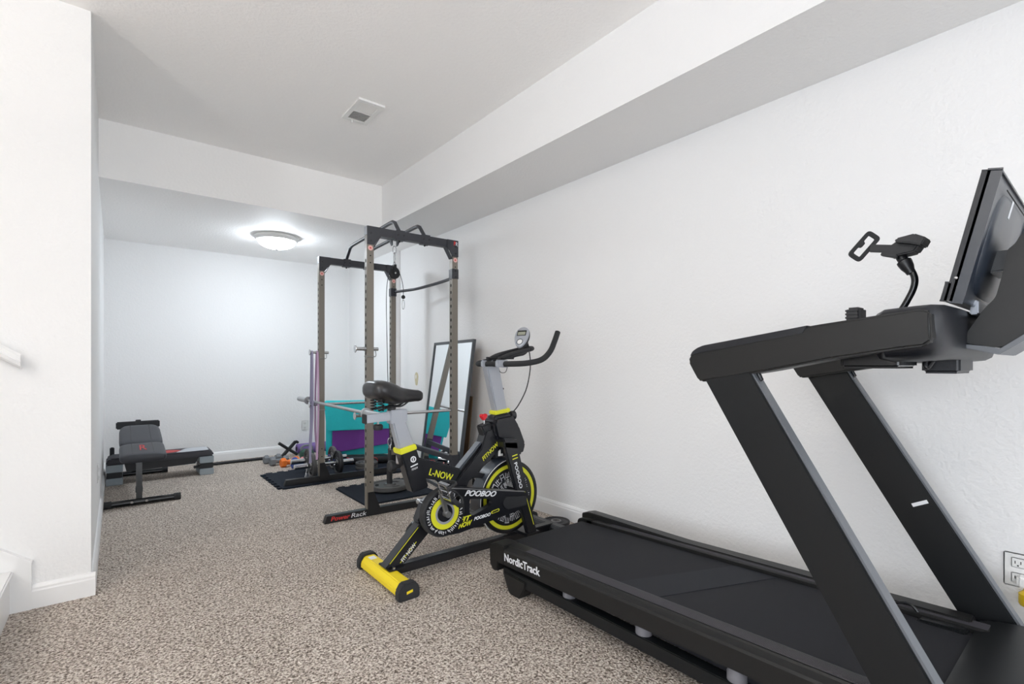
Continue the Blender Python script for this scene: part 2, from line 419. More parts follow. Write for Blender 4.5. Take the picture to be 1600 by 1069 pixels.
# ceiling lamps
def dome_lamp(name, label, c, r, glass):
    t = thing(name, label, 'lamp', c)
    x, y, z = c
    B().lathe([(0, 0), (r*.93, 0), (r, -.012), (r, -.022), (r*.96, -.03), (r*.93, -.042), (r*.88, -.048), (r*.8, -.05), (0, -.05)], c, seg=48).obj('base_ring', plastic_white, t)
    pr = [(r*.84, -.046)]+[(r*.84*math.cos(a), -.046-.075*math.sin(a)) for a in [math.pi/2*k/10 for k in range(1, 10)]]+[(0, -.121)]
    B().lathe(pr, c, seg=48).obj('glass_bowl', glass, t)
    B().lathe([(0, -.118), (.012, -.119), (.014, -.127), (.007, -.134), (0, -.137)], c, seg=16).obj('finial', steel, t)
    return t
dome_lamp('ceiling_lamp', 'lit frosted dome lamp on the low ceiling at the back', (1.226, 5.2, ZL), .2, dome_glass)
dome_lamp('ceiling_lamp', 'assumed warm dome lamp, unseen on the high ceiling left of the picture', (-2.42, .46, ZC), .2, stair_glass)  # assumed lamp out of view, taken from the shadows on the right wall
for (tx, ty), lb in zip(TOR, ('unseen torchiere floor lamp added near the foot of the stairs to light the ceiling',)):
    fl = thing('added_floor_lamp', lb, 'lamp', (tx, ty, 0), group=None)  # unseen lamp, added to throw light up onto the ceiling
    B().lathe([(0, 0), (.14, 0), (.14, .012), (.03, .03), (.014, .04), (.012, 1.62), (0, 1.62)], (tx, ty, 0), 'z', 28).obj('stand', steel, fl)
    B().lathe([(.02, 1.60), (.06, 1.63), (.13, 1.69), (.17, 1.75), (.165, 1.755), (.125, 1.70), (.055, 1.64), (.0, 1.635)], (tx, ty, 0), 'z', 32).obj('bowl', plastic_white, fl)
# ceiling vent
v = thing('ceiling_vent', 'white rectangular air vent in the high ceiling', 'vent', (1.25, 3.1, ZC))
vx0, vx1, vy0, vy1 = 1.165, 1.335, 2.95, 3.25
zz = ZC
B().box((vx0+.03, vy0+.03, zz-.004), (vx1-.03, vy1-.03, zz-.001)).obj('backing', vent_grey, v)
plate_shape([(vx0, vy0), (vx1, vy0), (vx1, vy1), (vx0, vy1)], [[(vx0+.028, vy0+.028), (vx1-.028, vy0+.028), (vx1-.028, 3.095), (vx0+.028, 3.095)], [(vx0+.028, 3.108), (vx1-.028, 3.108), (vx1-.028, vy1-.028), (vx0+.028, vy1-.028)]], 'xy', zz-.012, zz).obj('frame', plastic_white, v)
for i in range(17):
    y = vy0+.034+i*.0145
    if abs(y-3.1) < .008: continue
    a = .5 if y < 3.1 else -.6
    bar((vx0+.028, y, zz-.008), (vx1-.028, y, zz-.008), .012, .0012, up=(0, math.sin(a), math.cos(a))).obj('louvre', plastic_white, v)
B().box((1.225, vy1-.02, zz-.03), (1.232, vy1-.012, zz-.01)).obj('damper_lever', plastic_white, v)

# outlets
def outlet(name, label, c, n):
    """n: 'x-','y-','x+' side the plate faces"""
    t = thing(name, label, 'outlet', c)
    parts = [('plate', plastic_white, (-.036, -.058, 0), (.036, .058, .006), .003), ]
    def place(lo, hi, bev=0):
        q = B().box(lo, hi, bev)
        R = {'y-': Matrix(((1, 0, 0), (0, 0, -1), (0, 1, 0))), 'x-': Matrix(((0, 0, -1), (-1, 0, 0), (0, 1, 0))), 'x+': Matrix(((0, 0, 1), (1, 0, 0), (0, 1, 0)))}[n].to_4x4()
        R.translation = Vector(c); return q.xform(R)
    place((-.036, -.058, 0), (.036, .058, .006), .003).obj('plate', plastic_white, t)
    for s in (-1, 1):
        so = place((-.017, s*.026-.017, .004), (.017, s*.026+.017, .008), .006).obj('socket', plastic_white, t)
        for k in (-1, 1): place((k*.007-.0012, s*.026-.004, .0075), (k*.007+.0012, s*.026+.006, .0084)).obj('slot', slot_dark, so)
        place((-.0022, s*.026-.012, .0075), (.0022, s*.026-.0075, .0084)).obj('ground_hole', slot_dark, so)
    return t
outlet('wall_outlet', 'white outlet low on the far wall behind the hanging bands', (1.82, YF, .33), 'y-')
outlet('wall_outlet', 'white outlet on the left wall near its baseboard', (XL, 4.0, .4), 'x+')
outlet('wall_outlet', 'white outlet on the right wall beside the treadmill upright', (XR, .232, .36), 'x-')
yp = thing('plug_in_freshener', 'yellow plug-in air freshener in the outlet beside the treadmill', 'air freshener', (XR-.03, .232, .26))
B().lathe([(0, 0), (.02, 0), (.024, .008), (.024, .04), (.012, .052), (.012, .06), (0, .06)], (XR-.036, .205, .255), seg=20).obj('bottle', yellow_clear, yp)
B().box((XR-.05, .185, .313), (XR-.0088, .232, .352), .008).obj('plug', plastic_white, yp)
# unpainted hole patch in the right wall
pt = [(.035*math.cos(a)*(1+.15*math.sin(3*a)), .075*math.sin(a)*(1+.08*math.cos(2*a))) for a in [2*math.pi*k/20 for k in range(20)]]
wp = thing('wall_patch', 'small oval unpainted beige patch on the right wall beside the rack', 'wall patch', (XR, 4.62, .93))
B().prism([(4.62+a, .93+b) for a, b in pt], 'yz', XR-.003, XR+.001).obj('putty', putty, wp)
B().ball((XR-.002, 4.63, .95), .02, 2, (.2, .6, 1.2)).obj('lump', plastic_white, wp)

# ------------------------------------------------------------------ treadmill
tm = thing('treadmill', 'large black folding treadmill with screen along the right wall', 'treadmill', (1.785, .85, 0))
TL, TR_, BL, BR = 1.43, 2.14, 1.527, 2.043       # outer rails, belt edges
def dz(y): return .198+(1.93-y)*.034             # deck rises slightly to the front
def strip(x0, x1, y0, y1, t, lift=0., bevel=0.):
    return B().prism([(y1, dz(y1)+lift), (y0, dz(y0)+lift), (y0, dz(y0)+lift-t), (y1, dz(y1)+lift-t)], 'yz', x0, x1, bevel)
# belt wraps a rear roller
bp = [(.2, dz(.2)-.055), (.2, dz(.2)-.004)]+[(1.905+.028*math.sin(a), dz(1.905)-.032+.028*math.cos(a)) for a in [math.pi*k/8 for k in range(9)]]
belt = B().prism(bp, 'yz', BL+.002, BR-.002).obj('running_belt', tm_belt, tm)
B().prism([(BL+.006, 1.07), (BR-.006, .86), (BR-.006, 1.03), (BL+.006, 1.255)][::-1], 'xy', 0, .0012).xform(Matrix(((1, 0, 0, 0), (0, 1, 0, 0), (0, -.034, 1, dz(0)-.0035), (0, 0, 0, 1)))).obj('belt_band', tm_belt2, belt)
B().box((BL-.05, .2, .12), (BR+.05, 1.86, .17)).obj('deck_board', tm_dark, tm)
for s in (0, 1):
    mx = (lambda x: x) if s == 0 else (lambda x: TL+TR_-x)
    def xz(poly): return [(mx(x), z) for x, z in poly]
    # rail: moulded section swept front to back following the deck slope
    sec = [(TL, -.075), (TL, -.012), (TL+.004, -.004), (TL+.012, .001), (TL+.026, .004), (TL+.03, .010), (BL-.012, .012), (BL-.002, .008), (BL-.002, -.012), (TL+.06, -.02), (TL+.012, -.075)]
    rings = [[(mx(x), y, dz(y)+z) for x, z in sec] for y in (1.88, 1.2, .6, .24)]
    rail = B().loft(rings).obj('foot_rail', tm_body, tm, angle=25)
    for k in range(9):
        xx = mx(TL+.036+k*.0056)
        B().prism([(1.72, dz(1.72)+.011), (.26, dz(.26)+.011), (.26, dz(.26)+.0132), (1.72, dz(1.72)+.0132)], 'yz', xx-.0013, xx+.0013).obj('grip_ridge', tm_ridge, rail)
    # rear end cap
    cap = [(1.955, .18), (1.95, .1), (1.925, .075), (1.89, .082), (1.885, .125), (1.84, .125), (1.84, dz(1.84)+.013), (1.9, dz(1.9)+.013), (1.945, dz(1.945)+.004)]
    x0, x1 = sorted((mx(TL-.002), mx(BL-.002)))
    B().prism(cap, 'yz', x0, x1, .004).obj('end_cap', tm_body, tm)
    if s == 1:
        B().prism([(1.95, .19), (1.95, .225), (1.9, .24), (1.3, dz(1.3)+.018), (.3, dz(.3)+.018), (.3, dz(.3)), (1.9, .19)], 'yz', x0+.035, x1, .004).obj('rail_cover', tm_body, tm)
    # lower side frame, cushions and foot
    a, b = sorted((mx(TL+.012), mx(TL+.06)))
    B().prism([(1.862, .106), (.1, .118), (.1, .07), (1.7, .056), (1.862, .085)], 'yz', a, b, .003).obj('side_frame', tm_frame, tm)
    for yy in (1.45, 1.08, .74):
        B().lathe([(0, .1), (.026, .1), (.03, .11), (.03, .135), (.024, .15), (.024, .2), (0, .2)], (mx(TL+.045), yy, 0), seg=20).obj('cushion', grey_cushion, tm)
    a, b = sorted((mx(TL+.004), mx(TL+.075)))
    B().prism([(1.858, .09), (1.815, .012), (1.80, 0), (1.735, 0), (1.695, .06), (1.69, .09)], 'yz', a, b, .004).obj('rear_foot', tm_body, tm)
    B().prism([(.05, .1), (.03, 0), (-.12, 0), (-.14, .1)], 'yz', a, b, .004).obj('front_foot', tm_body, tm)
# front motor hood
hood = [(.30, .185), (.30, .252), (.26, .268), (.1, .292), (-.2, .285), (-.36, .22), (-.4, .1), (-.3, .06), (.2, .06)]
B().prism(hood, 'yz', TL-.005, TR_+.02, .012).obj('motor_hood', tm_frame, tm)
B().prism([(.30, .2), (.30, .262), (.42, .252), (.43, .235), (.42, .2)], 'yz', BR-.03, TR_+.02, .006).obj('hood_corner', tm_frame, tm)
B().tube(smooth_path([(BR-.05, .52, dz(.52)+.004), (BR-.02, .5, dz(.5)+.022), (BR+.01, .45, dz(.45)+.03), (BR+.012, .42, .25)]), .0045).obj('safety_cord', black_gloss, tm)
# lettering on the left rail
text('brand_lettering', 'NordicTrack', (TL-.0008, 1.835, .1475), (0, -1, .034), (0, .03, 1), white_print, tm, width=.25, height=.036, bold=.018, shear=0)
# uprights
UX0, UX1 = 1.40, 2.22
for (xa, xb) in ((UX0, UX0+.05), (UX1-.05, UX1)):
    u = B().prism([(.805, 1.03), (.672, 1.06), (.17, .2), (.315, .2)], 'yz', xa, xb, .003).obj('upright', tm_frame, tm)
    xi = xa if xa > 1.8 else xb
    B().prism([(.672, 1.06), (.664, 1.055), (.162, .2), (.17, .2)], 'yz', xa+.006, xb-.006).obj('edge_strip', tm_trim, u)
    # arm (handrail) on top
    arm = [(.858, 1.082), (.853, 1.098), (.842, 1.112), (.826, 1.122), (.806, 1.129), (.495, 1.174), (.33, 1.192), (.285, 1.197), (.268, 1.19), (.265, 1.125), (.28, 1.112), (.318, 1.108), (.46, 1.086), (.616, 1.054), (.815, 1.019), (.825, 1.025), (.846, 1.06)]
    a0, a1 = (xa-.004, xb+.03) if xa < 1.8 else (xa-.03, xb+.004)
    ar = B().prism(arm, 'yz', a0, a1, .007, 3).obj('arm', tm_body, tm)
    # grip cap with its seam on the upper half of the arm
    gp = [(.8505, 1.099), (.842, 1.1135), (.826, 1.1238), (.806, 1.1308), (.515, 1.1735), (.525, 1.152), (.82, 1.106)]
    B().prism(gp, 'yz', a0-.0018, a1+.0018, .002).obj('grip_cover', tm_dark, ar)
    B().tube([(xa+.025, .655, 1.05), (xa+.025, .645, 1.03), (xa+.025, .655, 1.02), (xa+.025, .668, 1.04)], .006).obj('latch', black, u)
bar((UX1-.0506, .466, .581), (UX1-.0506, .424, .603), .0012, .012, up=(0, .46, .88)).obj('sticker', white_print, tm)
# console: plan outline narrowing to the neck, rounded
pl = [(1.405, .36), (1.405, .30), (1.415, .272), (1.46, .255), (1.60, .25), (2.02, .25), (2.16, .255), (2.205, .272), (2.215, .30), (2.215, .36), (2.13, .398), (1.49, .398)]
def lev(k, z, dy=0): 
    cxm, cym = 1.81, .33
    return [(cxm+(x-cxm)*k, cym+(y-cym)*k+dy, z+(.30-y)*.06) for x, y in pl]
B().loft([lev(.80, 1.082), lev(.93, 1.092), lev(.985, 1.112), lev(1., 1.15), lev(1., 1.178), lev(.985, 1.196), lev(.95, 1.206), lev(.6, 1.212)]).obj('console', tm_dark, tm, angle=50)
B().tube([(UX0+.05, .44, 1.165), (UX1-.05, .44, 1.165)], .018, 16).obj('crossbar', tm_dark, tm)
def tray(x0, x1, y0, y1, z0, z1, nm, m):
    B().box((x0, y0, z0), (x1, y1, z1), .008, 3).obj(nm, m, tm)
tray(1.50, 1.66, .345, .475, 1.062, 1.112, 'cup_tray', black_gloss)
tray(1.72, 1.90, .27, .35, 1.048, 1.10, 'fan_box', tm_dark)
B().tube(smooth_path([(1.70, .33, 1.10), (1.69, .335, 1.075), (1.69, .33, 1.065), (1.70, .32, 1.085)]), .006).obj('hook', black, tm)
# neck / mast
mast = [(.165, 1.362), (.179, 1.350), (.186, 1.296), (.199, 1.235), (.217, 1.215), (.265, 1.128), (.215, 1.118), (.19, 1.112), (.12, 1.17), (.03, 1.24), (-.02, 1.34), (.02, 1.40), (.12, 1.40), (.155, 1.385)]
ms = B().prism(rounded(mast, .02), 'yz', 1.68, 1.94, .006).obj('mast', tm_body, tm)
B().prism([(.262, 1.125), (.215, 1.117), (.19, 1.111), (.12, 1.168), (.03, 1.238), (.026, 1.228), (.12, 1.152), (.192, 1.096), (.22, 1.104), (.262, 1.116)], 'yz', 1.672, 1.948, .002).obj('mast_trim', tm_trim, ms)
# screen (its back and edge face the camera)
def scr(u, w, x):  # u: along height 0..1, w: toward the back
    by, bz, ty, tz = .272, 1.226, .205, 1.518
    dy, dzz = ty-by, tz-bz; L = math.hypot(dy, dzz); ny, nz = -dzz/L, dy/L
    return (x, by+dy*u+ny*w, bz+dzz*u+nz*w)
def slab(u0, u1, w0, w1, x0, x1, bev):
    q = B().box((x0, 0, 0), (x1, 1, 1))
    for v in q.bm.verts:
        p = scr(u0 if v.co.z < .5 else u1, w0 if v.co.y < .5 else w1, v.co.x); v.co = p
    if bev: bmesh.ops.bevel(q.bm, geom=q.bm.edges[:], offset=bev, segments=2, affect='EDGES', clamp_overlap=True)
    bmesh.ops.recalc_face_normals(q.bm, faces=q.bm.faces)
    return q
SX0, SX1 = 1.555, 2.065
s_ = slab(0, 1, .0, .012, SX0, SX1, .002).obj('screen', tm_dark, tm)
slab(.03, .97, -.001, .0005, SX0+.015, SX1-.015, 0).obj('display_glass', black_gloss, s_)
slab(.0, .14, -.006, 0, SX0, SX1, .003).obj('speaker_bar', tm_dark, s_)
sb = slab(0, 1, .0125, .030, SX0, SX1, .004).obj('screen_back', tm_navy, tm)
# raised centre of the back
rr = []
for k, w in ((1., .030), (.97, .034), (.9, .037)):
    rr.append([scr(.5+(.42*math.copysign(abs(math.sin(a))**.5, math.sin(a)))*k, w, 1.81+.2*k*math.copysign(abs(math.cos(a))**.5, math.cos(a))) for a in [2*math.pi*i/28 for i in range(28)]])
B().loft(rr).obj('back_hump', tm_navy, sb)
slab(.76, .90, .0372, .0378, 1.745, 1.765, 0).obj('label', white_print, sb)
slab(.905, .915, .0372, .0380, 1.64, 1.98, 0).obj('seam', hole_black, sb)
for x in (1.7, 1.715): pass
B().ball((SX0-.0005, .252, 1.278), .004, 2, (.5, 1, 1)).obj('screw', steel, s_)
B().prism([(.235, 1.305), (.15, 1.31), (.15, 1.36), (.222, 1.36)], 'yz', 1.74, 1.88, .004).obj('screen_bracket', black, tm)
B().prism([(.25, 1.20), (.245, 1.235), (.232, 1.235), (.232, 1.20)], 'yz', 1.70, 1.92, .003).obj('screen_foot', silver, tm)

# phone mount clamped on the crossbar
PX = 1.75
ph = thing('phone_mount', 'black gooseneck phone holder clamped to the treadmill console', 'phone holder', (PX, .44, 1.15))
B().lathe([(.019, -.02), (.028, -.02), (.028, .02), (.019, .02)], (PX, .44, 1.165), axis='x', seg=20, closed=True).obj('clamp', black, ph)
gn = smooth_path([(PX, .44, 1.19), (PX, .405, 1.222), (PX, .383, 1.262), (PX, .372, 1.292), (PX, .371, 1.318), (PX, .382, 1.348)], 6)
B().tube(gn, .0085, 12).obj('gooseneck', black_gloss, ph)
D = Vector((0, .42, .9)).normalized(); C0 = Vector((PX, .378, 1.330))
ax_u = Vector((1, 0, 0)); ax_v = D.cross(ax_u)
B().lathe([(.0, 0), (.011, 0), (.012, .008), (.016, .02), (.018, .034), (.018, .04), (.013, .044), (.013, .062), (0, .062)], C0, (ax_u, ax_v, D), 16).obj('ball_collar', black, ph)
def pm(y, z): return (y, z)
B().prism([(.345, 1.415), (.365, 1.385), (.42, 1.378), (.435, 1.395), (.42, 1.412), (.40, 1.425), (.38, 1.415)], 'yz', PX-.03, PX+.03, .004).obj('cradle', black_matte, ph)
B().prism([(.345, 1.395), (.335, 1.415), (.36, 1.43), (.40, 1.425), (.405, 1.415), (.37, 1.405)], 'yz', PX-.055, PX+.01, .003).obj('cradle_jaw', black_matte, ph)
bar((PX, .40, 1.402), (PX, .475, 1.418), .022, .014, up=(1, 0, 0), bevel=.002).obj('slide', black_matte, ph)
jr = plate_shape(rounded([(-.048, -.021), (.048, -.021), (.048, .021), (-.048, .021)], .013), [rounded([(-.036, -.01), (.036, -.01), (.036, .01), (.011, .01), (.008, .003), (-.008, .003), (-.011, .01), (-.036, .01)], .004)], 'xy', -.003, .003)
jx = Vector((.50, -.42, .75)).normalized(); jz = Vector((-.72, -.62, .15)); jz = (jz-jx*jz.dot(jx)).normalized(); jy = jz.cross(jx)
M = Matrix((jx, jy, jz)).transposed().to_4x4(); M.translation = (PX-.01, .488, 1.425); jr.xform(M).obj('grip_loop', black_matte, ph)
for (y, z) in ((.362, 1.372), (.40, 1.37)): pass
B().prism([(.44, 1.385), (.40, 1.37), (.40, 1.38), (.435, 1.396)], 'yz', PX-.045, PX-.02, .002).obj('lower_tab', black_matte, ph)
rc = thing('ribbed_clip', 'small ribbed black clip on the treadmill crossbar beside the phone holder', 'clip', (1.67, .46, 1.165))
B().box((1.64, .47, 1.186), (1.70, .505, 1.236), .006).obj('body', black_matte, rc)
for k in range(4): B().box((1.645, .504, 1.195+k*.01), (1.695, .5075, 1.200+k*.01)).obj('rib', black, rc)
for k in range(4): B().box((1.637, .474, 1.195+k*.01), (1.6405, .501, 1.200+k*.01)).obj('rib', black, rc)
B().prism([(.458, 1.184), (.49, 1.184), (.49, 1.19), (.458, 1.19)], 'yz', 1.645, 1.695).obj('foot', black, rc)

# ------------------------------------------------------------------ power rack (local frame, slightly turned)
RK = thing('power_rack', 'tall taupe and black power rack standing by the right wall', 'power rack', (1.385, 3.36, 0), math.radians(-2.4), local=True)
U4, V1, PS, HT = .69, 1.22, .05, 2.06
def u(*p): return p
for (pu, pv, far) in ((0, 0, 0), (U4, 0, 0), (0, V1, 1), (U4, V1, 1)):
    z0 = .0131 if far else 0.
    po = B().box((pu, pv, z0+.05), (pu+PS, pv+PS, HT-.06), .0025).obj('post', taupe, RK)
    h = B()
    for k in range(31):
        z = .22+k*.055
        if z > 1.83: break
        h.prism([(pv+.025+.009*math.cos(a), z+.0135*math.sin(a)) for a in [math.pi*j/5 for j in range(10)]], 'yz', pu-.0006, pu+.0005)
    h.obj('adjustment_holes', hole_black, po, kind='stuff')
    h = B()
    for z in (.24, .31, 1.80, 1.85):
        h.prism([(pu+.025+.005*math.cos(a), z+.005*math.sin(a)) for a in [math.pi*j/5 for j in range(10)]], 'xz', pv-.0006, pv+.0005)
    h.obj('bolt_holes', hole_black, po, kind='stuff')
    B().lathe([(.006, -.0012), (.0185, -.0012), (.0185, .001), (.006, .001)], (pu+.025, pv, 1.905), 'y', 24, closed=True).obj('ring_sticker', pinkring, po)
    B().lathe([(0, -.0012), (.006, -.0012), (.006, .001), (0, .001)], (pu+.025, pv, 1.905), 'y', 12).obj('ring_centre', red_print, po)
    # base gusset on the near face, top gusset plate
    s = 1 if pu == 0 else -1
    bx = pu if pu == 0 else pu+PS
    gs = [(bx+s*.006, .17+z0), (bx+s*.05, .17+z0), (bx+s*.095, .05+z0), (bx+s*.095, .012+z0), (bx+s*.006, .012+z0)]
    B().prism(gs, 'xz', pv-.006, pv, .001).obj('base_gusset', black, RK)
    tg = [(bx, HT), (bx, 1.93), (bx+s*.05, 1.93), (bx+s*.10, HT-.062), (bx+s*.10, HT)]
    B().prism(tg, 'xz', pv-.006, pv, .001).obj('top_gusset', rack_black, RK)
    B().prism([(bx+s*.05, 1.915), (bx+s*.055, 1.915), (bx+s*.105, HT-.06), (bx+s*.098, HT-.06)], 'xz', pv, pv+PS).obj('corner_brace', rack_black, RK)
    for (du, z) in ((.025, 2.01), (.025, 1.955)):
        B().lathe([(0, -.004), (.008, -.004), (.008, .002), (0, .002)], (bx+s*du, pv-.006, z), 'y', 6).obj('bolt', black_matte, RK)
for pv, far in ((0, 0), (V1, 1)):
    z0 = .0131 if far else 0.
    B().prism([(-.292, z0), (-.275, .05+z0), (U4+.052, .05+z0), (U4+.052, z0)], 'xz', pv, pv+PS, .002).obj('foot_beam', black, RK)
    B().box((0, pv, HT-.06), (U4+PS, pv+PS, HT), .002).obj('top_beam', rack_black, RK)
    B().box((-.0012, pv, HT-.06), (.0, pv+PS, HT)).obj('end_cap', silver, RK)
    for uu in (.255, .46):
        B().box((uu-.035, pv-.004, HT-.066), (uu+.035, pv+PS+.004, HT+.006), .002).obj('bar_saddle', rack_black, RK)
        for k in (-.022, .022): B().lathe([(0, -.006), (.007, -.006), (.007, 0), (0, 0)], (uu+k, pv-.003, HT-.03), 'y', 6).obj('bolt', black_matte, RK)
        B().lathe([(0, 0), (.007, 0), (.007, .012), (0, .012)], (uu, pv+.025, HT-.078), 'z', 6).obj('bolt', black_matte, RK)
# multi-grip pull-up bars
for uu in (.255, .46):
    p = [(uu, .025, HT), (uu, .045, HT+.02), (uu, .11, HT+.088), (uu, .15, HT+.104), (uu, .22, HT+.106), (uu, .62, HT+.106), (uu, 1.04, HT+.106), (uu, 1.10, HT+.104), (uu, 1.14, HT+.092), (uu, 1.225, HT+.02), (uu, 1.243, HT)]
    B().tube(p, .0145, 12).obj('pull_up_bar', rack_black, RK)
B().box((.235, .58, HT+.087), (.48, .62, HT+.093), .001).obj('pulley_strap', rack_black, RK)
B().prism([(.425, HT+.125), (.495, HT+.125), (.495, HT+.06), (.482, HT+.035), (.482, HT+.09), (.438, HT+.09), (.438, HT+.035), (.425, HT+.06)], 'xz', .58, .62, .002).obj('pulley_bracket', rack_black, RK)
# rear cross members
B().tube(smooth_path([(U4+.03, .0, 1.80), (U4+.075, .10, 1.80), (U4+.12, .28, 1.80), (U4+.135, .62, 1.80), (U4+.12, .95, 1.80), (U4+.06, 1.14, 1.80), (U4+.03, V1+.02, 1.80)], 8), .0135, 12).obj('rear_bow_bar', rack_black, RK)
for pv in (0, V1):
    B().box((U4-.004, pv-.004, 1.755), (U4+PS+.004, pv+PS+.004, 1.835), .003).obj('bow_bar_clamp', rack_black, RK)
    for z in (1.77, 1.82): B().lathe([(0, -.006), (.007, -.006), (.007, 0), (0, 0)], (U4+.025, pv-.003, z), 'y', 6).obj('bolt', black_matte, RK)
    B().box((U4-.004, pv-.004, .24), (U4+PS+.004, pv+PS+.004, .36), .003).obj('cross_bar_clamp', rack_black, RK)
bar((U4+.03, PS, .325), (U4+.03, V1, .325), .04, .04, bevel=.003).obj('rear_cross_bar', rack_black, RK)
# pegs and safety bars with round flanges, wire retainers
for pv in (0, V1):
    z = 1.187
    pg = B().tube([(-.074, pv+.025, z), (.09, pv+.025, z)], .0125, 14).obj('peg', chrome, RK)
    B().lathe([(0, -.003), (.026, -.003), (.028, 0), (.026, .003), (0, .003)], (-.076, pv+.025, z), 'x', 24).obj('flange', chrome, pg)
    if pv == 0: B().lathe([(.0125, -.004), (.019, -.004), (.019, .004), (.0125, .004)], (-.006, pv+.025, z), 'x', 20, closed=True).obj('washer', chrome, pg)
    B().tube([(.0, pv-.006, z-.055), (.056, pv-.006, z-.055), (.056, pv+.056, z-.052), (.0, pv+.056, z-.052)], .0035, 8).obj('wire_clip', steel, pg)
    B().tube([(.07, pv+.025, z), (.066, pv+.0, z-.045), (.058, pv-.006, z-.055)], .003, 6).obj('wire_link', steel, pg)
    z = .714
    sf = B().tube([(-.079, pv+.025, z), (U4+.02, pv+.025, z)], .0115, 14).obj('safety_bar', chrome, RK)
    B().lathe([(0, -.003), (.025, -.003), (.028, 0), (.025, .003), (0, .003)], (-.079, pv+.025, z), 'x', 24).obj('flange', chrome, sf)
    B().tube([(.0, pv-.006, z-.048), (.056, pv-.006, z-.048), (.056, pv+.056, z-.045), (.0, pv+.056, z-.045)], .003, 8).obj('wire_clip', steel, sf)
text('foot_lettering', 'Power', (-.25, -.0012, .012), (1, 0, 0), (0, 0, 1), red_print, RK, width=.13, height=.03, bold=.02, shear=.2)
text('foot_lettering', 'Rack', (-.112, -.0012, .012), (1, 0, 0), (0, 0, 1), white_print, RK, width=.108, height=.03, bold=.0, shear=.2)
text('corner_logo', 'P', (U4+.008, -.0075, 2.018), (1, 0, 0), (0, 0, 1), red_print, RK, width=.018, height=.032, bold=.05)
text('corner_logo', 'R', (U4+.026, -.0075, 2.014), (1, 0, 0), (0, 0, 1), white_print, RK, width=.018, height=.032, bold=.0)

# pulley with cable, hanging in the rack
RM = Matrix.Translation((1.385, 3.36, 0)) @ Matrix.Rotation(math.radians(-2.4), 4, 'Z')
px_, py_, _ = RM @ Vector((.46, .60, 0)); pz_ = 1.863
pu_ = thing('cable_pulley', 'black pulley wheel with thin cable hanging from the rack top', 'pulley', (px_, py_, pz_))
def link(c, w, h, r, axis='x'):
    x, y, z = c; pts = []
    for k in range(20):
        a = 2*math.pi*k/20; d = math.copysign(abs(math.cos(a))**.8, math.cos(a))*w
        pts.append((x+d, y, z+math.sin(a)*h) if axis == 'x' else (x, y+d, z+math.sin(a)*h))
    return B().tube(pts, r, 8, closed=True)
link((px_, py_, 2.065), .016, .03, .004).obj('eye_ring', chrome, pu_)
link((px_, py_, 1.995), .013, .045, .004, 'y').obj('snap_link', chrome, pu_)
link((px_, py_, 1.943), .009, .016, .0035).obj('swivel', chrome, pu_)
B().lathe([(.010, -.009), (.046, -.009), (.048, -.006), (.042, 0), (.048, .006), (.046, .009), (.010, .009)], (px_, py_, pz_), 'y', 32, closed=True).obj('wheel', black, pu_)
B().prism([(px_-.012, pz_-.02), (px_-.016, pz_), (px_-.012, pz_+.075), (px_+.012, pz_+.075), (px_+.016, pz_), (px_+.012, pz_-.02)], 'xz', py_-.016, py_-.011, .001).obj('cheek_plate', black, pu_)
B().prism([(px_-.012, pz_-.02), (px_-.016, pz_), (px_-.012, pz_+.075), (px_+.012, pz_+.075), (px_+.016, pz_), (px_+.012, pz_-.02)], 'xz', py_+.011, py_+.016, .001).obj('cheek_plate', black, pu_)
B().lathe([(0, -.02), (.008, -.02), (.008, .02), (0, .02)], (px_, py_, pz_), 'y', 12).obj('axle', chrome, pu_)
LX, LY = px_-.045, py_
cab = smooth_path([(LX+.0, LY, .45), (LX-.012, LY, .8), (LX-.022, LY, 1.2), (LX-.03, LY, 1.6), (px_-.066, py_, 1.78), (px_-.046, py_, 1.87)], 6)
cab += [Vector((px_-.045*math.cos(a), py_, pz_+.01+.045*math.sin(a))) for a in [math.pi*k/8 for k in range(1, 8)]]
cab += smooth_path([(px_+.046, py_, 1.87), (px_+.066, py_, 1.82), (px_+.082, py_, 1.74), (px_+.082, py_, 1.68)], 4)
B().tube(cab, .0028, 6).obj('cable', black_matte, pu_)
B().ball((px_+.082, py_, 1.665), .018, 2).obj('stop_ball', black, pu_)
link((px_+.082, py_, 1.60), .012, .04, .0035).obj('snap_hook', chrome, pu_)
link((LX, LY, .415), .016, .034, .004).obj('snap_hook', chrome, pu_)

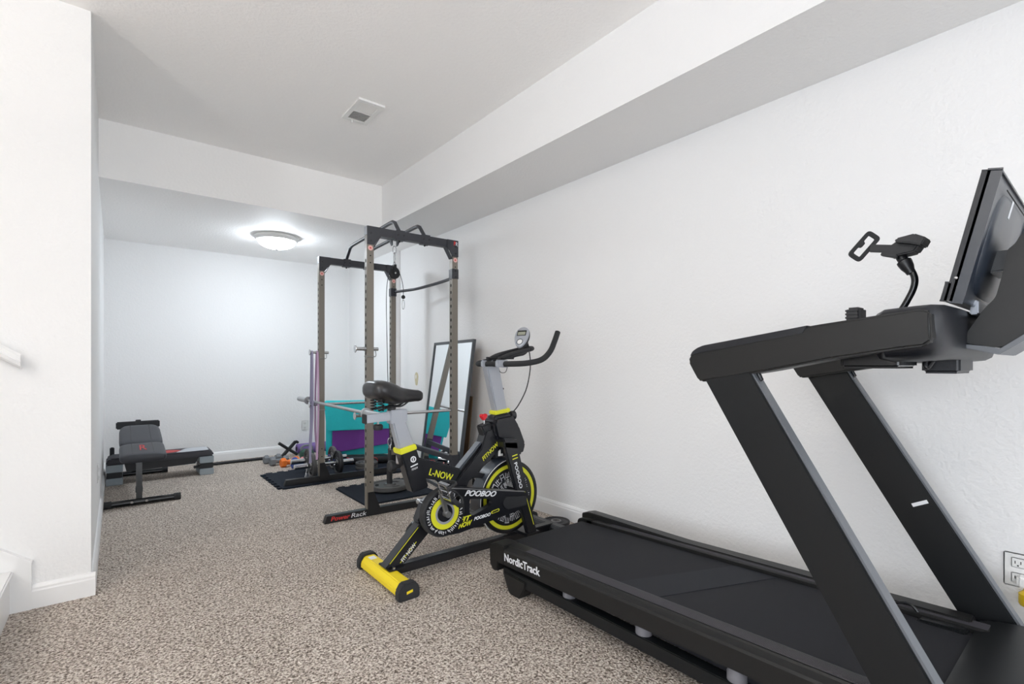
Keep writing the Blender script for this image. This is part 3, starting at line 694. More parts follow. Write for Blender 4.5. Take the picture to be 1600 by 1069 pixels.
# weight plates
def plate(name, label, c, r, t, m, axis='z', group=None, hole=.026):
    ti = thing(name, label, 'weight plate', c, group=group)
    h = t/2
    prof = [(hole, -h), (hole*1.9, -h), (hole*1.9+.004, -h*.55), (r*.8, -h*.5), (r*.86, -h), (r*.97, -h), (r, -h*.7), (r, h*.7), (r*.97, h), (r*.86, h), (r*.8, h*.5), (hole*1.9+.004, h*.55), (hole*1.9, h), (hole, h)]
    B().lathe(prof, c, axis, 40, closed=True).obj('disc', m, ti)
    q = B()
    A = {'z': (Vector((1, 0, 0)), Vector((0, 1, 0)), Vector((0, 0, 1))), 'y': (Vector((1, 0, 0)), Vector((0, 0, 1)), Vector((0, 1, 0))), 'x': (Vector((0, 1, 0)), Vector((0, 0, 1)), Vector((1, 0, 0)))}[axis]
    B().lathe([(hole, -h*1.02), (hole*1.35, -h*1.02), (hole*1.35, h*1.02), (hole, h*1.02)], c, axis, 28, closed=True).obj('hub_ring', steel, ti)
    if r > .1:
        for k in range(3):
            a0 = 2*math.pi*k/3+.3; pts = []
            for rr_, aa in ((r*.72, a0), (r*.74, a0+.35), (r*.72, a0+.7), (r*.56, a0+.65), (r*.55, a0+.35), (r*.56, a0+.05)):
                pts.append(Vector(c)+A[0]*rr_*math.cos(aa)+A[1]*rr_*math.sin(aa)+A[2]*(h*.56))
            q = B(); vs = [q.bm.verts.new(p) for p in pts]; q.bm.faces.new(vs)
            ve = [q.bm.verts.new(p-A[2]*h*1.12) for p in pts]; q.bm.faces.new(ve[::-1])
            for i in range(6): q.bm.faces.new((vs[i], ve[i], ve[(i+1) % 6], vs[(i+1) % 6]))
            bmesh.ops.recalc_face_normals(q.bm, faces=q.bm.faces)
            q.obj('grip_slot', hole_black, ti)
    return ti
lp = thing('loading_pin', 'black upright loading pin standing in a plate under the cable', 'loading pin', (LX, LY, .0125))
B().lathe([(0, 0), (.05, 0), (.05, .006), (.024, .008), (.024, .20), (.0145, .204), (.0145, .345), (.012, .35), (0, .35)], (LX, LY, .0125), 'z', 24).obj('pin', iron_dark, lp)
link((LX, LY, .362), .014, .022, .005, 'y').obj('eye', chrome, lp)
plate('weight_plate', 'round grey iron plate around the upright loading pin', (LX, LY, .0415), .165, .04, iron)
plate('weight_plate', 'small thin black plate lying alone beside the treadmill end', (2.325, 2.415, .0105), .092, .02, iron_dark)
plate('weight_plate', 'black plate flat on the carpet behind the bike flywheel', (1.92, 2.83, .021), .17, .04, iron_dark, group='plates behind the bike')
plate('weight_plate', 'grey plate lying on top of the black one behind the bike', (1.93, 2.82, .060), .15, .035, iron, group='plates behind the bike')
plate('weight_plate', 'grey iron plate lowest of the flat pair by the rear rack post', (2.0, 4.86, .0315), .11, .035, iron, group='plates by the rear post')
plate('weight_plate', 'grey iron plate on top of the flat pair by the rear rack post', (2.0, 4.86, .068), .11, .035, iron, group='plates by the rear post')

# barbell across the front posts, resting on the safety bars
BX = -.033
BZ = .714+.0117+.0125
def bb(v, dr=0): return tuple(RM @ Vector((BX, v, BZ)))
ba = thing('barbell', 'long bare steel barbell lying across the rack safety bars', 'barbell', bb(.6))
B().tube([bb(-.06), bb(1.46)], .0125, 14).obj('shaft', steel, ba)
for (a, b, cdir) in ((1.46, 1.80, 1), (-.06, -.40, -1)):
    sl = B().tube([bb(a), bb(a+cdir*.012), bb(a+cdir*.013), bb(b-cdir*.004), bb(b)], [.037, .037, .0245, .0245, .021], 20).obj('sleeve', sleeve_mat, ba)

# resistance bands hanging from the far peg
def band(name, label, m, u0, w, ztop, zbot, bulge, du, tw):
    pts = []
    v0 = V1+.025
    c = []
    n = 15
    for k in range(n+1):
        t_ = k/n; z = ztop-(ztop-zbot)*t_
        lo_ = max(0, (.66-z)/.66)
        c.append((u0+du*lo_, v0-.0145-bulge*math.sin(math.pi*t_)*.6, z))
    for k in range(n+1):
        t_ = 1-k/n; z = ztop-(ztop-zbot)*t_
        lo_ = max(0, (.66-z)/.66)
        c.append((u0+du*lo_*.4+.012*lo_*math.sin(9*lo_+tw), v0+.0145+bulge*math.sin(math.pi*t_), z))
    c.append((u0, v0, ztop+.0155))
    P = [RM @ Vector(p) for p in c]
    q = B(); rings = []
    N = len(P)
    for i in range(N):
        d = (P[(i+1) % N]-P[i-1]).normalized()
        s_ = Vector((1, 0, 0)); s_ = (s_-d*s_.dot(d)).normalized(); nn = d.cross(s_)
        rings.append([q.bm.verts.new(P[i]+s_*w*sx+nn*.0016*sn) for sx, sn in ((-.5, -1), (.5, -1), (.5, 1), (-.5, 1))])
    for i in range(N):
        a, b = rings[i], rings[(i+1) % N]
        for k in range(4): q.bm.faces.new((a[k], a[(k+1) % 4], b[(k+1) % 4], b[k]))
    bmesh.ops.recalc_face_normals(q.bm, faces=q.bm.faces)
    return q.obj(name, m, label=label, cat='resistance band', group='bands on the rack peg', angle=60)
band('resistance_band', 'grey lilac rubber loop band hanging on the rack peg', greylilac, -.056, .0175, 1.187, .19, .02, -.03, .4)
band('resistance_band', 'pinkish purple rubber loop band hanging nearest the rack post', lilac, -.0105, .0175, 1.187, .215, .045, -.008, 2.9)

# ------------------------------------------------------------------ exercise bike, facing the right wall
YC = 2.29
bk = thing('exercise_bike', 'black and yellow stationary spin bike in front of the power rack', 'exercise bike', (1.55, YC, 0))
def bp_(name, poly, hw, m, par=bk, bevel=.006, y=YC): return B().prism(poly, 'xz', y-hw, y+hw, bevel).obj(name, m, par)
# rear stabiliser
fsec = [(.998, .012), (.998, .04), (1.018, .068), (1.07, .068), (1.088, .045), (1.088, .012)]
rf = B().prism(fsec, 'xz', 2.08, 2.505, .004).obj('rear_foot', yellow, bk)
for (a, b) in ((2.04, 2.085), (2.50, 2.546)):
    fc = B().prism([(.99, 0), (.99, .045), (1.012, .078), (1.074, .078), (1.096, .05), (1.096, 0)], 'xz', a, b, .006).obj('end_cap', rubber, rf)
B().prism([(1.028, .03), (1.028, .042), (1.058, .047), (1.058, .036)], 'xz', 2.0385, 2.041).obj('cap_inlay', yellow, rf)
B().box((1.025, 2.435, .068), (1.058, 2.475, .0692)).obj('label_sticker', white_print, rf)
B().box((1.03, 2.225, .066), (1.115, 2.355, .076), .003).obj('foot_bracket', bike_black, bk)
for y in (2.24, 2.34): B().lathe([(0, 0), (.008, 0), (.008, .006), (0, .008)], (1.06, y, .076), 'z', 12).obj('bolt', chrome, bk)
# base beam, front stabiliser
bar((1.08, YC, .05), (2.16, YC, .05), .05, .045, bevel=.004).obj('base_beam', bike_black, bk)
ff = B().prism([(2.12, .012), (2.12, .05), (2.135, .07), (2.185, .07), (2.20, .05), (2.20, .012)], 'xz', 2.08, 2.505, .004).obj('front_foot', bike_black, bk)
for (a, b) in ((2.04, 2.085), (2.50, 2.546)):
    B().prism([(2.112, 0), (2.112, .05), (2.13, .078), (2.19, .078), (2.208, .05), (2.208, 0)], 'xz', a, b, .006).obj('end_cap', rubber, ff)
    B().lathe([(0, -.012), (.026, -.012), (.03, -.008), (.03, .008), (.026, .012), (0, .012)], (2.218, (a+b)/2, .045), 'y', 20).obj('transport_wheel', rubber, ff)
# frame
sv = bp_('rear_strut', [(1.213, .26), (1.022, .076), (1.122, .076), (1.30, .235)], .035, bike_black)
for k, (a, b) in enumerate((((1.070, .092), (1.16, .178)),)):
    bar((a[0]+.03, YC-.0355, a[1]-.004), (b[0]+.03, YC-.0355, b[1]-.004), .001, .003, up=(0, 0, 1)).obj('pinstripe', lime, sv)
bar((1.045, YC-.0355, .097), (1.20, YC-.0355, .245), .001, .003, up=(0, 0, 1)).obj('pinstripe', lime, sv)
text('lettering', 'FIT NOW', (1.118, YC-.0356, .088), (.085, 0, .082), (-.7, 0, .7), white_print, sv, width=.1, height=.022, bold=.01)
bp_('lower_frame', [(1.20, .27), (1.27, .2), (1.40, .22), (1.52, .44), (1.42, .45), (1.24, .36)], .033, bike_black)
stb = bp_('seat_tube', [(1.103, .635), (1.188, .655), (1.262, .44), (1.17, .424)], .036, bike_black)
lg = B().lathe([(.010, -.0006), (.016, -.0006), (.016, .0006), (.010, .0006)], (1.172, YC-.0366, .595), 'y', 20, closed=True).obj('round_logo', white_print, stb)
B().box((1.169, YC-.037, .588), (1.175, YC-.0362, .602)).obj('round_logo_bar', white_print, stb)
B().prism([(1.158, .555), (1.198, .567), (1.196, .573), (1.156, .561)], 'xz', YC-.037, YC-.0362).obj('logo_line', white_print, stb)
text('lettering', 'FITNOW', (1.165, YC-.0366, .538), (.96, 0, .25), (-.25, 0, .96), white_print, stb, width=.034, height=.010)
xb = bp_('cross_beam', [(1.19, .605), (1.47, .505), (1.422, .435), (1.23, .49)], .03, bike_black)
text('lettering', 'L-NOW', (1.262, YC-.0306, .502), (.936, 0, -.352), (.352, 0, .936), lime, xb, width=.148, height=.036, bold=.012)
dg_ = bp_('diagonal_beam', [(1.41, .43), (1.591, .60), (1.63, .70), (1.72, .72), (1.80, .62), (1.68, .555), (1.52, .435)], .036, bike_black, bevel=.005)
text('lettering', 'FITNOW', (1.608, YC-.0366, .533), (.80, 0, .60), (-.60, 0, .80), lime, dg_, width=.135, height=.024, bold=.012, shear=.2)
bar((1.42, YC, .470), (1.60, YC, .636), .05, .012, up=(-.68, 0, .73), bevel=.003).obj('sweat_guard', bike_navy, bk)
# head tube shroud, fork
sh = bp_('head_shroud', [(1.682, .775), (1.802, .787), (1.856, .71), (1.905, .60), (1.885, .545), (1.77, .535), (1.755, .60), (1.685, .66), (1.665, .735)], .06, bike_black, bevel=.014)
bp_('head_collar', [(1.69, .79), (1.80, .80), (1.80, .70), (1.68, .68)], .032, rubber, bevel=.01)
B().prism([(1.855, .715), (1.90, .68), (1.935, .585), (1.885, .575)], 'xz', YC+.03, YC+.075, .003).obj('shroud_fin', bike_black, bk)
bp_('resistance_housing', [(1.60, .728), (1.665, .745), (1.675, .66), (1.63, .64)], .03, black_matte, bevel=.006)
B().tube([(1.637, YC, .735), (1.637, YC, .762)], .004, 8).obj('knob_stem', chrome, bk)
hz = .778; hp = [(.0, -.028), (.014, -.015), (.026, 0), (.027, .012), (.02, .02), (.01, .019), (0, .012), (-.01, .019), (-.02, .02), (-.027, .012), (-.026, 0), (-.014, -.015)]
B().prism([(1.632+a*.85, hz+b*.85) for a, b in hp], 'xz', YC-.013, YC+.013, .007, 3).obj('resistance_knob', red, bk)
for sgn in (-1, 1):
    yy = YC+sgn*.085
    fk = B().prism([(1.70, .64), (1.80, .63), (1.955, .07), (1.885, .07)], 'xz', yy-.015, yy+.015, .005).obj('fork_leg', bike_black, bk)
    if sgn < 0:
        text('lettering', 'POOBOO', (1.775, yy-.0156, .51), (.27, 0, -.96), (.96, 0, .27), white_print, fk, width=.16, height=.022, bold=.012)
        for k in range(2): B().prism([(1.762+k*.003, .548-k*.018), (1.80+k*.003, .555-k*.018), (1.80+k*.003, .561-k*.018), (1.762+k*.003, .554-k*.018)], 'xz', yy-.0157, yy-.0149).obj('pinstripe', lime, fk)
        B().tube([(1.838, yy-.0152, .335), (1.856, yy-.0152, .335), (1.925, yy-.0152, .13)], .0022, 6).obj('pinstripe', lime, fk)
bp_('fork_crown', [(1.70, .66), (1.80, .65), (1.81, .585), (1.71, .60)], .1, bike_black)
bp_('fork_foot', [(1.87, .085), (1.97, .085), (1.97, .068), (1.87, .068)], .105, bike_black, bevel=.002)
# flywheel
FC = (1.807, YC, .297)
fw = B().lathe([(0, -.02), (.192, -.02), (.195, -.024), (.211, -.024), (.2135, -.02), (.2135, .02), (.211, .024), (.195, .024), (.192, .02), (0, .02)], FC, 'y', 64).obj('flywheel', bike_black, bk)
for sgn in (-1, 1):
    y0 = -.0215*sgn
    B().lathe([(.168, min(y0, y0*.9)), (.19, min(y0, y0*.9)), (.19, max(y0, y0*.9)), (.168, max(y0, y0*.9))], FC, 'y', 64, closed=True).obj('yellow_ring', lime, fw)
q = B(); rnd = random.Random(3)
def stroke(p0, p1, hw):
    d = Vector((p1[0]-p0[0], p1[1]-p0[1])); n_ = Vector((-d.y, d.x)).normalized()*hw
    q.bm.faces.new([q.bm.verts.new((FC[0]+p[0]+s*n_.x, YC-.0212, FC[2]+p[1]+s*n_.y)) for p, s in ((p0, 1), (p1, 1), (p1, -1), (p0, -1))])
for sect in range(22):
    th = 2*math.pi*sect/22; ca, sa = math.cos(th), math.sin(th)
    for row in range(2):
        r0 = .055+row*.052+rnd.uniform(-.006, .006); L = .045
        wd = (r0+.02)*2*math.pi/22*.42
        for k in (-1, 0, 1):
            if rnd.random() < .2: continue
            t0 = r0+rnd.uniform(0, .012); t1 = min(r0+L-rnd.uniform(0, .012), .162); o_ = k*wd*.8
            stroke((t0*ca-o_*sa, t0*sa+o_*ca), (t1*ca-o_*sa, t1*sa+o_*ca), .0017)
        for k in range(rnd.randint(1, 2)):
            t0 = r0+rnd.uniform(0, L); t0 = min(t0, .16); stroke((t0*ca+wd*sa, t0*sa-wd*ca), (t0*ca-wd*sa, t0*sa+wd*ca), .0016)
q.obj('graffiti_print', white_print, fw, kind='stuff')
B().lathe([(0, -.05), (.022, -.05), (.026, -.04), (.026, .04), (.022, .05), (0, .05)], FC, 'y', 20).obj('hub', steel, fw)
# fender
def arc(r, a0, a1, n): return [(FC[0]+r*math.cos(a0+(a1-a0)*k/n), FC[2]+r*math.sin(a0+(a1-a0)*k/n)) for k in range(n+1)]
fd = arc(.226, math.radians(84), math.radians(192), 20)+arc(.233, math.radians(192), math.radians(84), 20)
fe = B().prism(fd, 'xz', YC-.045, YC+.045).obj('fender', bike_navy, bk)
fd2 = arc(.2255, math.radians(84), math.radians(222), 24)+arc(.2285, math.radians(222), math.radians(84), 24)
B().prism(fd2, 'xz', YC-.047, YC-.043).obj('fender_trim', plastic_white, fe)
bp_('fender_stay', [(1.52, .49), (1.64, .452), (1.625, .43), (1.50, .45)], .012, bike_black, bevel=.003)
bp_('brake_block', [(1.70, .60), (1.79, .60), (1.79, .545), (1.70, .535)], .03, black_matte)
B().prism([(1.715, .60), (1.728, .60), (1.728, .56), (1.745, .56), (1.745, .548), (1.715, .548)], 'xz', YC-.036, YC-.03).obj('brake_clip', plastic_white, bk)
# chain cover with its triangular window, and the crank disc
yv0, yv1 = 2.178, 2.212
DC = (1.305, .318)
outer = [(1.30, .447), (1.40, .435), (1.845, .337), (1.862, .325), (1.862, .262), (1.845, .245), (1.40, .193), (1.345, .195), (1.30, .2)]
win = rounded([(1.462, .362), (1.60, .338), (1.615, .318), (1.60, .302), (1.48, .268), (1.462, .285)], .015)
cv = plate_shape(rounded(outer, .012), [win], 'xz', yv0, yv1).obj('chain_cover', bike_black, bk)
B().prism(rounded([(1.70, .335), (1.855, .312), (1.856, .26), (1.71, .262), (1.685, .285), (1.685, .315)], .015), 'xz', yv0-.008, yv0, .004).obj('cover_boss', black_matte, cv)
B().prism([(1.31, .447), (1.845, .342), (1.845, .337), (1.31, .441)], 'xz', yv0-.001, yv1).obj('cover_edge', steel, cv)
text('lettering', 'POOBOO', (1.430, yv0-.0006, .382), (.98, 0, -.18), (.36, 0, .93), white_print, cv, width=.205, height=.032, bold=.03, shear=.25)
text('lettering', 'FIT', (1.397, yv0-.0006, .248), (.975, 0, .02), (.05, 0, 1), lime, cv, width=.075, height=.026, bold=.03, shear=.3)
text('lettering', 'NOW', (1.392, yv0-.0006, .217), (.985, 0, .07), (.05, 0, 1), lime, cv, width=.085, height=.026, bold=.03, shear=.3)
text('lettering', 'POOBOO', (1.49, yv0-.0006, .240), (.975, 0, .06), (0, 0, 1), white_print, cv, width=.11, height=.018, bold=.03, shear=.3)
B().prism(rounded([(1.605, .254), (1.66, .261), (1.66, .276), (1.605, .269)], .008), 'xz', yv0-.0012, yv0).obj('oval_badge', lime, cv)
B().prism(rounded([(1.610, .2575), (1.655, .2635), (1.655, .2735), (1.610, .2665)], .005), 'xz', yv0-.002, yv0-.0008).obj('oval_badge_centre', bike_black, cv)
cd = B().lathe([(0, 0), (.113, 0), (.122, .006), (.122, .045), (.116, .05), (0, .05)], (DC[0], 2.168, DC[1]), 'y', 56).obj('crank_disc', rubber, bk)
def ring(nm, r0, r1, y, m): B().lathe([(r0, -.001), (r1, -.001), (r1, .001), (r0, .001)], (DC[0], y, DC[1]), 'y', 56, closed=True).obj(nm, m, cd)
ring('black_ring', .082, .113, 2.1675, bike_black); ring('yellow_ring', .056, .082, 2.167, lime); ring('silver_ring', .044, .056, 2.167, silver); ring('centre_disc', .005, .044, 2.167, bike_black)
q = B()
for k in range(66):
    a = 2*math.pi*k/66+rnd.uniform(-.02, .02); r0 = .086+rnd.uniform(0, .008); r1 = .109-rnd.uniform(0, .009); b_ = a+rnd.uniform(-.1, .1)
    p0 = (r0*math.cos(a), r0*math.sin(a)); p1 = (r1*math.cos(b_), r1*math.sin(b_))
    d = Vector((p1[0]-p0[0], p1[1]-p0[1])); n_ = Vector((-d.y, d.x)).normalized()*.0017
    q.bm.faces.new([q.bm.verts.new((DC[0]+p[0]+s*n_.x, 2.1662, DC[1]+p[1]+s*n_.y)) for p, s in ((p0, 1), (p1, 1), (p1, -1), (p0, -1))])
q.obj('graffiti_print', white_print, cd, kind='stuff')
# cranks and pedals
B().lathe([(0, -.16), (.016, -.16), (.016, .16), (0, .16)], (DC[0], YC, DC[1]), 'y', 16).obj('crank_axle', steel, bk)
TP = (1.262, .452); LPd = (1.35, .185)
bar((DC[0], 2.152, DC[1]), (TP[0], 2.14, TP[1]), .016, .026, up=(1, 0, 0), bevel=.004).obj('crank_arm', steel, bk)
bar((DC[0], YC+.138, DC[1]), (LPd[0], YC+.15, LPd[1]), .016, .026, up=(1, 0, 0), bevel=.004).obj('crank_arm', steel, bk)
def pedal(x, z, y, tilt):
    """body, spindle, toe cage and strap; the axle runs along y away from the crank"""
    M = Matrix.Translation((x, y, z)) @ Matrix.Rotation(tilt, 4, 'Y')
    pe = B().tube([(0, -.05, 0), (0, .055, 0)], .008, 10).xform(M).obj('pedal', chrome, bk)
    for k in (-1, 1):
        B().box((-.045, k*.038-.006, -.012), (.045, k*.038+.006, .012), .003).xform(M).obj('pedal_side', chrome, pe)
        B().box((k*.04-.005, -.04, -.011), (k*.04+.005, .04, .011), .003).xform(M).obj('pedal_edge', chrome, pe)
    cg = smooth_path([(.035, -.04, 0), (.075, -.042, .02), (.095, -.03, .045), (.07, -.015, .06), (.07, .015, .06), (.095, .03, .045), (.075, .042, .02), (.035, .04, 0)], 4)
    B().tube(cg, .007, 8, flat=1.8).xform(M).obj('toe_cage', black_matte, pe)
    B().loft([[(x_, y_, z_) for y_ in (-.036, .036) for z_ in ((zz_, zz_+.004) if y_ < 0 else (zz_+.004, zz_))] for x_, zz_ in ((.03, .002), (.06, .016), (.085, .032), (.098, .048))]).xform(M).obj('toe_cup', black_matte, pe)
    B().tube(smooth_path([(-.03, -.046, -.012), (-.03, -.05, .03), (-.02, -.02, .055), (-.02, .02, .055), (-.03, .05, .03), (-.03, .046, -.012)], 4), .0035, 6, flat=2.2).xform(M).obj('strap', black_matte, pe)
pedal(TP[0], TP[1], 2.085, math.radians(70))
pedal(LPd[0], LPd[1]-.0, YC+.205, math.radians(160))
# seat assembly
bp_('seat_post', [(1.062, .80), (1.132, .80), (1.190, .655), (1.105, .635)], .026, silver, bevel=.007)
bp_('seat_collar', [(1.094, .652), (1.184, .672), (1.194, .645), (1.102, .624)], .041, lime, bevel=.004)
sl_ = bp_('seat_slider', [(.932, .832), (1.14, .842), (1.14, .80), (.932, .792)], .02, silver, bevel=.004)
bp_('slider_clamp', [(1.055, .848), (1.145, .850), (1.145, .788), (1.055, .780)], .027, silver, bevel=.004)
bp_('slider_cap', [(.926, .834), (.936, .834), (.936, .79), (.926, .79)], .0205, rubber, bevel=.002)
B().lathe([(0, -.012), (.02, -.014), (.024, -.005), (.024, .008), (.018, .014), (0, .014)], (1.0, YC, .768), 'z', 10).obj('slider_knob', black_matte, bk)
B().tube([(1.0, YC, .77), (1.0, YC, .80)], .006).obj('slider_bolt', steel, bk)
B().lathe([(0, .845), (.02, .845), (.02, .87), (.012, .875), (.012, .905), (0, .905)], (1.07, YC, 0), 'z', 16).obj('saddle_clamp', black, bk)
# saddle: lofted, wide at the back
prof = [(.948, .945, .955, .045), (.955, .915, .985, .085), (.985, .905, .995, .105), (1.03, .885, .992, .1), (1.075, .878, .978, .08), (1.11, .878, .962, .055), (1.15, .882, .952, .036), (1.20, .885, .944, .030), (1.228, .888, .938, .026), (1.238, .9, .925, .014)]
rings = []
for x, z0, z1, w in prof:
    r = []
    for k in range(20):
        a = 2*math.pi*k/20; cz, cy = math.sin(a), math.cos(a)
        e = .7
        r.append((x, YC+w*math.copysign(abs(cy)**e, cy), (z0+z1)/2+(z1-z0)/2*math.copysign(abs(cz)**e, cz)))
    rings.append(r)
sd = B().loft(rings)
bmesh.ops.subdivide_edges(sd.bm, edges=sd.bm.edges[:], cuts=1, smooth=.8, use_grid_fill=True)
sd = sd.obj('saddle', mat('saddle_vinyl', (34, 33, 35), .32, bump=.08, scale=300), bk, angle=80)
for s in (-1, 1):
    pts = []
    for k in range(49):
        a = 2*math.pi*k/12; pts.append((.995+.014*math.cos(a), YC+s*.045+.014*math.sin(a), .85+.055*k/48))
    B().tube(pts, .003, 6).obj('saddle_spring', black, sd)
    B().tube(smooth_path([(.985, YC+s*.045, .852), (1.06, YC+s*.02, .865), (1.12, YC+s*.02, .868), (1.17, YC+s*.015, .90)]), .0045, 8).obj('saddle_rail', black, sd)
for k in (-1, 1): B().prism([(.962, .962), (.985, .985), (.983, .99), (.958, .966)], 'xz', YC+k*.045-.004, YC+k*.045+.004).obj('saddle_stripe', white_print, sd)
# seat tube adjustment knob, handle knob
B().lathe([(0, 0), (.01, 0), (.01, .03), (.026, .032), (.029, .04), (.029, .058), (.02, .066), (0, .066)], (1.135, YC+.034, .555), (Vector((0, 1, 0)), Vector((0, 0, 1)), Vector((-1, .0, .1)).normalized()), 14).obj('height_knob', black_matte, bk)
B().lathe([(0, 0), (.008, 0), (.008, .02), (.024, .022), (.027, .03), (.027, .046), (.018, .052), (0, .052)], (1.80, YC, .772), (Vector((0, 1, 0)), Vector((0, 0, 1)), Vector((1, -.35, .05)).normalized()), 14).obj('height_knob', black_matte, bk)
# handlebar post
bp_('handlebar_post', [(1.638, 1.062), (1.728, 1.065), (1.79, .80), (1.708, .79)], .026, silver, bevel=.007)
bp_('post_collar', [(1.695, .808), (1.802, .82), (1.802, .797), (1.695, .785)], .034, lime, bevel=.004)
B().lathe([(0, 0), (.006, 0), (.006, .012), (0, .012)], (1.764, YC, .93), (Vector((0, 1, 0)), Vector((0, 0, 1)), Vector((1, 0, .2)).normalized()), 8).obj('bolt', black, bk)
# handlebars
hb = B().tube(smooth_path([(2.02, 2.085, 1.265), (1.985, 2.075, 1.21), (1.945, 2.07, 1.15), (1.885, 2.075, 1.103), (1.80, 2.10, 1.083), (1.725, 2.16, 1.078), (1.69, YC, 1.078), (1.69, 2.38, 1.078), (1.705, 2.445, 1.08), (1.76, 2.475, 1.088), (1.90, 2.475, 1.115), (2.02, 2.475, 1.14), (2.09, 2.475, 1.155), (2.12, 2.475, 1.19)], 6), .0165, 14).obj('handlebar', rubber, bk)
for y in (2.19, 2.33): B().box((1.66, y, 1.058), (1.74, y+.03, 1.10), .006).obj('bar_clamp', silver, hb)
for y in (2.235, 2.345):
    B().tube(smooth_path([(1.69, y, 1.09), (1.76, y, 1.125), (1.86, y, 1.15), (1.93, y, 1.165)], 5), .014, 12).obj('aero_bar', black_matte, hb)
B().tube(smooth_path([(1.93, 2.235, 1.165), (1.965, 2.25, 1.172), (1.975, YC, 1.175), (1.965, 2.33, 1.172), (1.93, 2.345, 1.165)], 5), .014, 12).obj('aero_loop', black_matte, hb)
for y in (2.235, 2.345): B().box((1.70, y-.03, 1.105), (1.80, y+.03, 1.12), .008, 3).xform(Matrix.Translation((0, 0, 0))).obj('elbow_pad', black_matte, hb)
# computer: egg shaped, facing the rider
cc = Vector((1.90, 2.27, 1.235)); fn = Vector((-.80, -.35, .45)).normalized(); fx = Vector((0, 0, 1)).cross(fn).normalized(); fy = fn.cross(fx)
def egg(k, n=28):
    o = []
    for i in range(n):
        a = 2*math.pi*i/n; w = .045*(1+.22*math.sin(a)); o.append((w*math.cos(a)*k, .072*math.sin(a)*k))
    return o
def eg(w, k): return [cc+fx*a+fy*b+fn*w for a, b in egg(k)]
cp = B().loft([eg(-.035, .55), eg(-.026, .85), eg(-.008, 1.0), eg(0, 1.0)]).obj('computer', black_matte, bk, angle=50)
B().loft([eg(0, 1.0), eg(.008, .99), eg(.013, .9)]).obj('computer_face', silver, cp, angle=50)
def onface(x0, x1, y0, y1, w0, w1, bev=0):
    M = Matrix((fx, fy, fn)).transposed().to_4x4(); M.translation = cc
    return B().box((x0, y0, w0), (x1, y1, w1), bev).xform(M)
onface(-.03, .03, .008, .044, .012, .0142, .001).obj('display_bezel', black_gloss, cp)
onface(-.025, .025, .012, .034, .0135, .0150).obj('display', lcd, cp)
B().lathe([(0, 0), (.017, 0), (.015, .003), (0, .004)], cc+fn*.0125-fy*.034, (fx, fy, fn), 20).obj('button', plastic_white, cp)
B().lathe([(.017, 0), (.021, 0), (.021, .002), (.017, .002)], cc+fn*.0125-fy*.034, (fx, fy, fn), 20, closed=True).obj('button_ring', bike_navy, cp)
B().tube([cc-fn*.03, cc-fn*.05-fy*.01], .02, 10).obj('sensor_stub', black_matte, cp)
B().prism([(1.90, 1.20), (1.955, 1.20), (1.96, 1.165), (1.90, 1.165)], 'xz', YC-.025, YC+.025, .004).obj('computer_bracket', black_matte, bk)
B().tube(smooth_path([(1.955, 2.30, 1.245), (1.975, 2.30, 1.20), (1.985, 2.29, 1.10), (1.98, YC, 1.02), (1.95, YC, .92), (1.89, YC, .83), (1.84, YC, .785)], 6), .0035, 6).obj('sensor_cable', black_matte, bk)
B().tube(smooth_path([(1.72, YC-.02, 1.06), (1.74, YC-.02, 1.03), (1.775, YC-.02, 1.03), (1.79, YC-.02, 1.06)], 5), .002, 6).obj('pulse_wire', black_matte, bk)

# ------------------------------------------------------------------ floor tiles, mats and loose gear
def puzzle(x0, x1, y0, y1, sides):
    """outline of an interlocking foam tile, teeth on the named sides"""
    def edge(p, q, teeth):
        p, q = Vector(p), Vector(q); d = q-p; L = d.length; d.normalize(); n = Vector((d.y, -d.x)); out = [p]
        if teeth:
            m = int(L/.095); s_ = L/m
            for k in range(m):
                a = k*s_
                out += [p+d*(a+s_*.22), p+d*(a+s_*.16)+n*.034, p+d*(a+s_*.74)+n*.034, p+d*(a+s_*.68)]
        return [(v.x, v.y) for v in out]
    return edge((x0, y0), (x1, y0), 's' in sides)+edge((x1, y0), (x1, y1), 'e' in sides)+edge((x1, y1), (x0, y1), 'n' in sides)+edge((x0, y1), (x0, y0), 'w' in sides)
def foam_tile(label, x0, x1, y0, y1, sides):
    return B().prism(puzzle(x0, x1, y0, y1, sides), 'xy', 0, .0125).obj('foam_floor_tile', foam, label=label, cat='floor mat', group='foam tiles under the rack')
foam_tile('dark foam puzzle tile under the rear rack foot by the dumbbells', 1.12, 1.735, 4.53, 5.25, 'wn')
foam_tile('dark foam puzzle tile behind the rear rack foot by the wall', 1.737, 2.35, 4.53, 5.25, 'n')
foam_tile('dark foam puzzle tile under the upright loading pin', 1.475, 2.10, 3.61, 4.25, 'n')

# padded bag with the folded mats standing on it
ang = math.atan2(5.02-5.35, 2.345-1.74); MX, MY = 1.74, 5.35; ML = math.hypot(2.345-1.74, 5.35-5.02)
def mfr(o): o.location = (MX, MY, 0); o.rotation_euler = (0, 0, ang); return o
bg = thing('equipment_bag', 'flat black bag with red straps under the folded mats', 'bag', (MX, MY, 0), ang, local=True)
rings = []
for k in range(9):
    x = .01+(ML-.03)*k/8; e = .82 if k in (0, 8) else 1.
    rings.append([(x, .02+.09*math.copysign(abs(math.cos(a))**.5, math.cos(a))*e, .055+.042*math.copysign(abs(math.sin(a))**.5, math.sin(a))*e+.002*math.sin(3*k)) for a in [2*math.pi*i/20 for i in range(20)]])
B().loft(rings).obj('bag_body', black_matte, bg, angle=60)
for x in (.16, .42):
    B().tube(smooth_path([(x, -.075, .03), (x, -.076, .07), (x+.05, -.079, .092), (x+.12, -.076, .075), (x+.13, -.075, .03)], 5), .006, 8, flat=.5).obj('strap', red_print, bg)
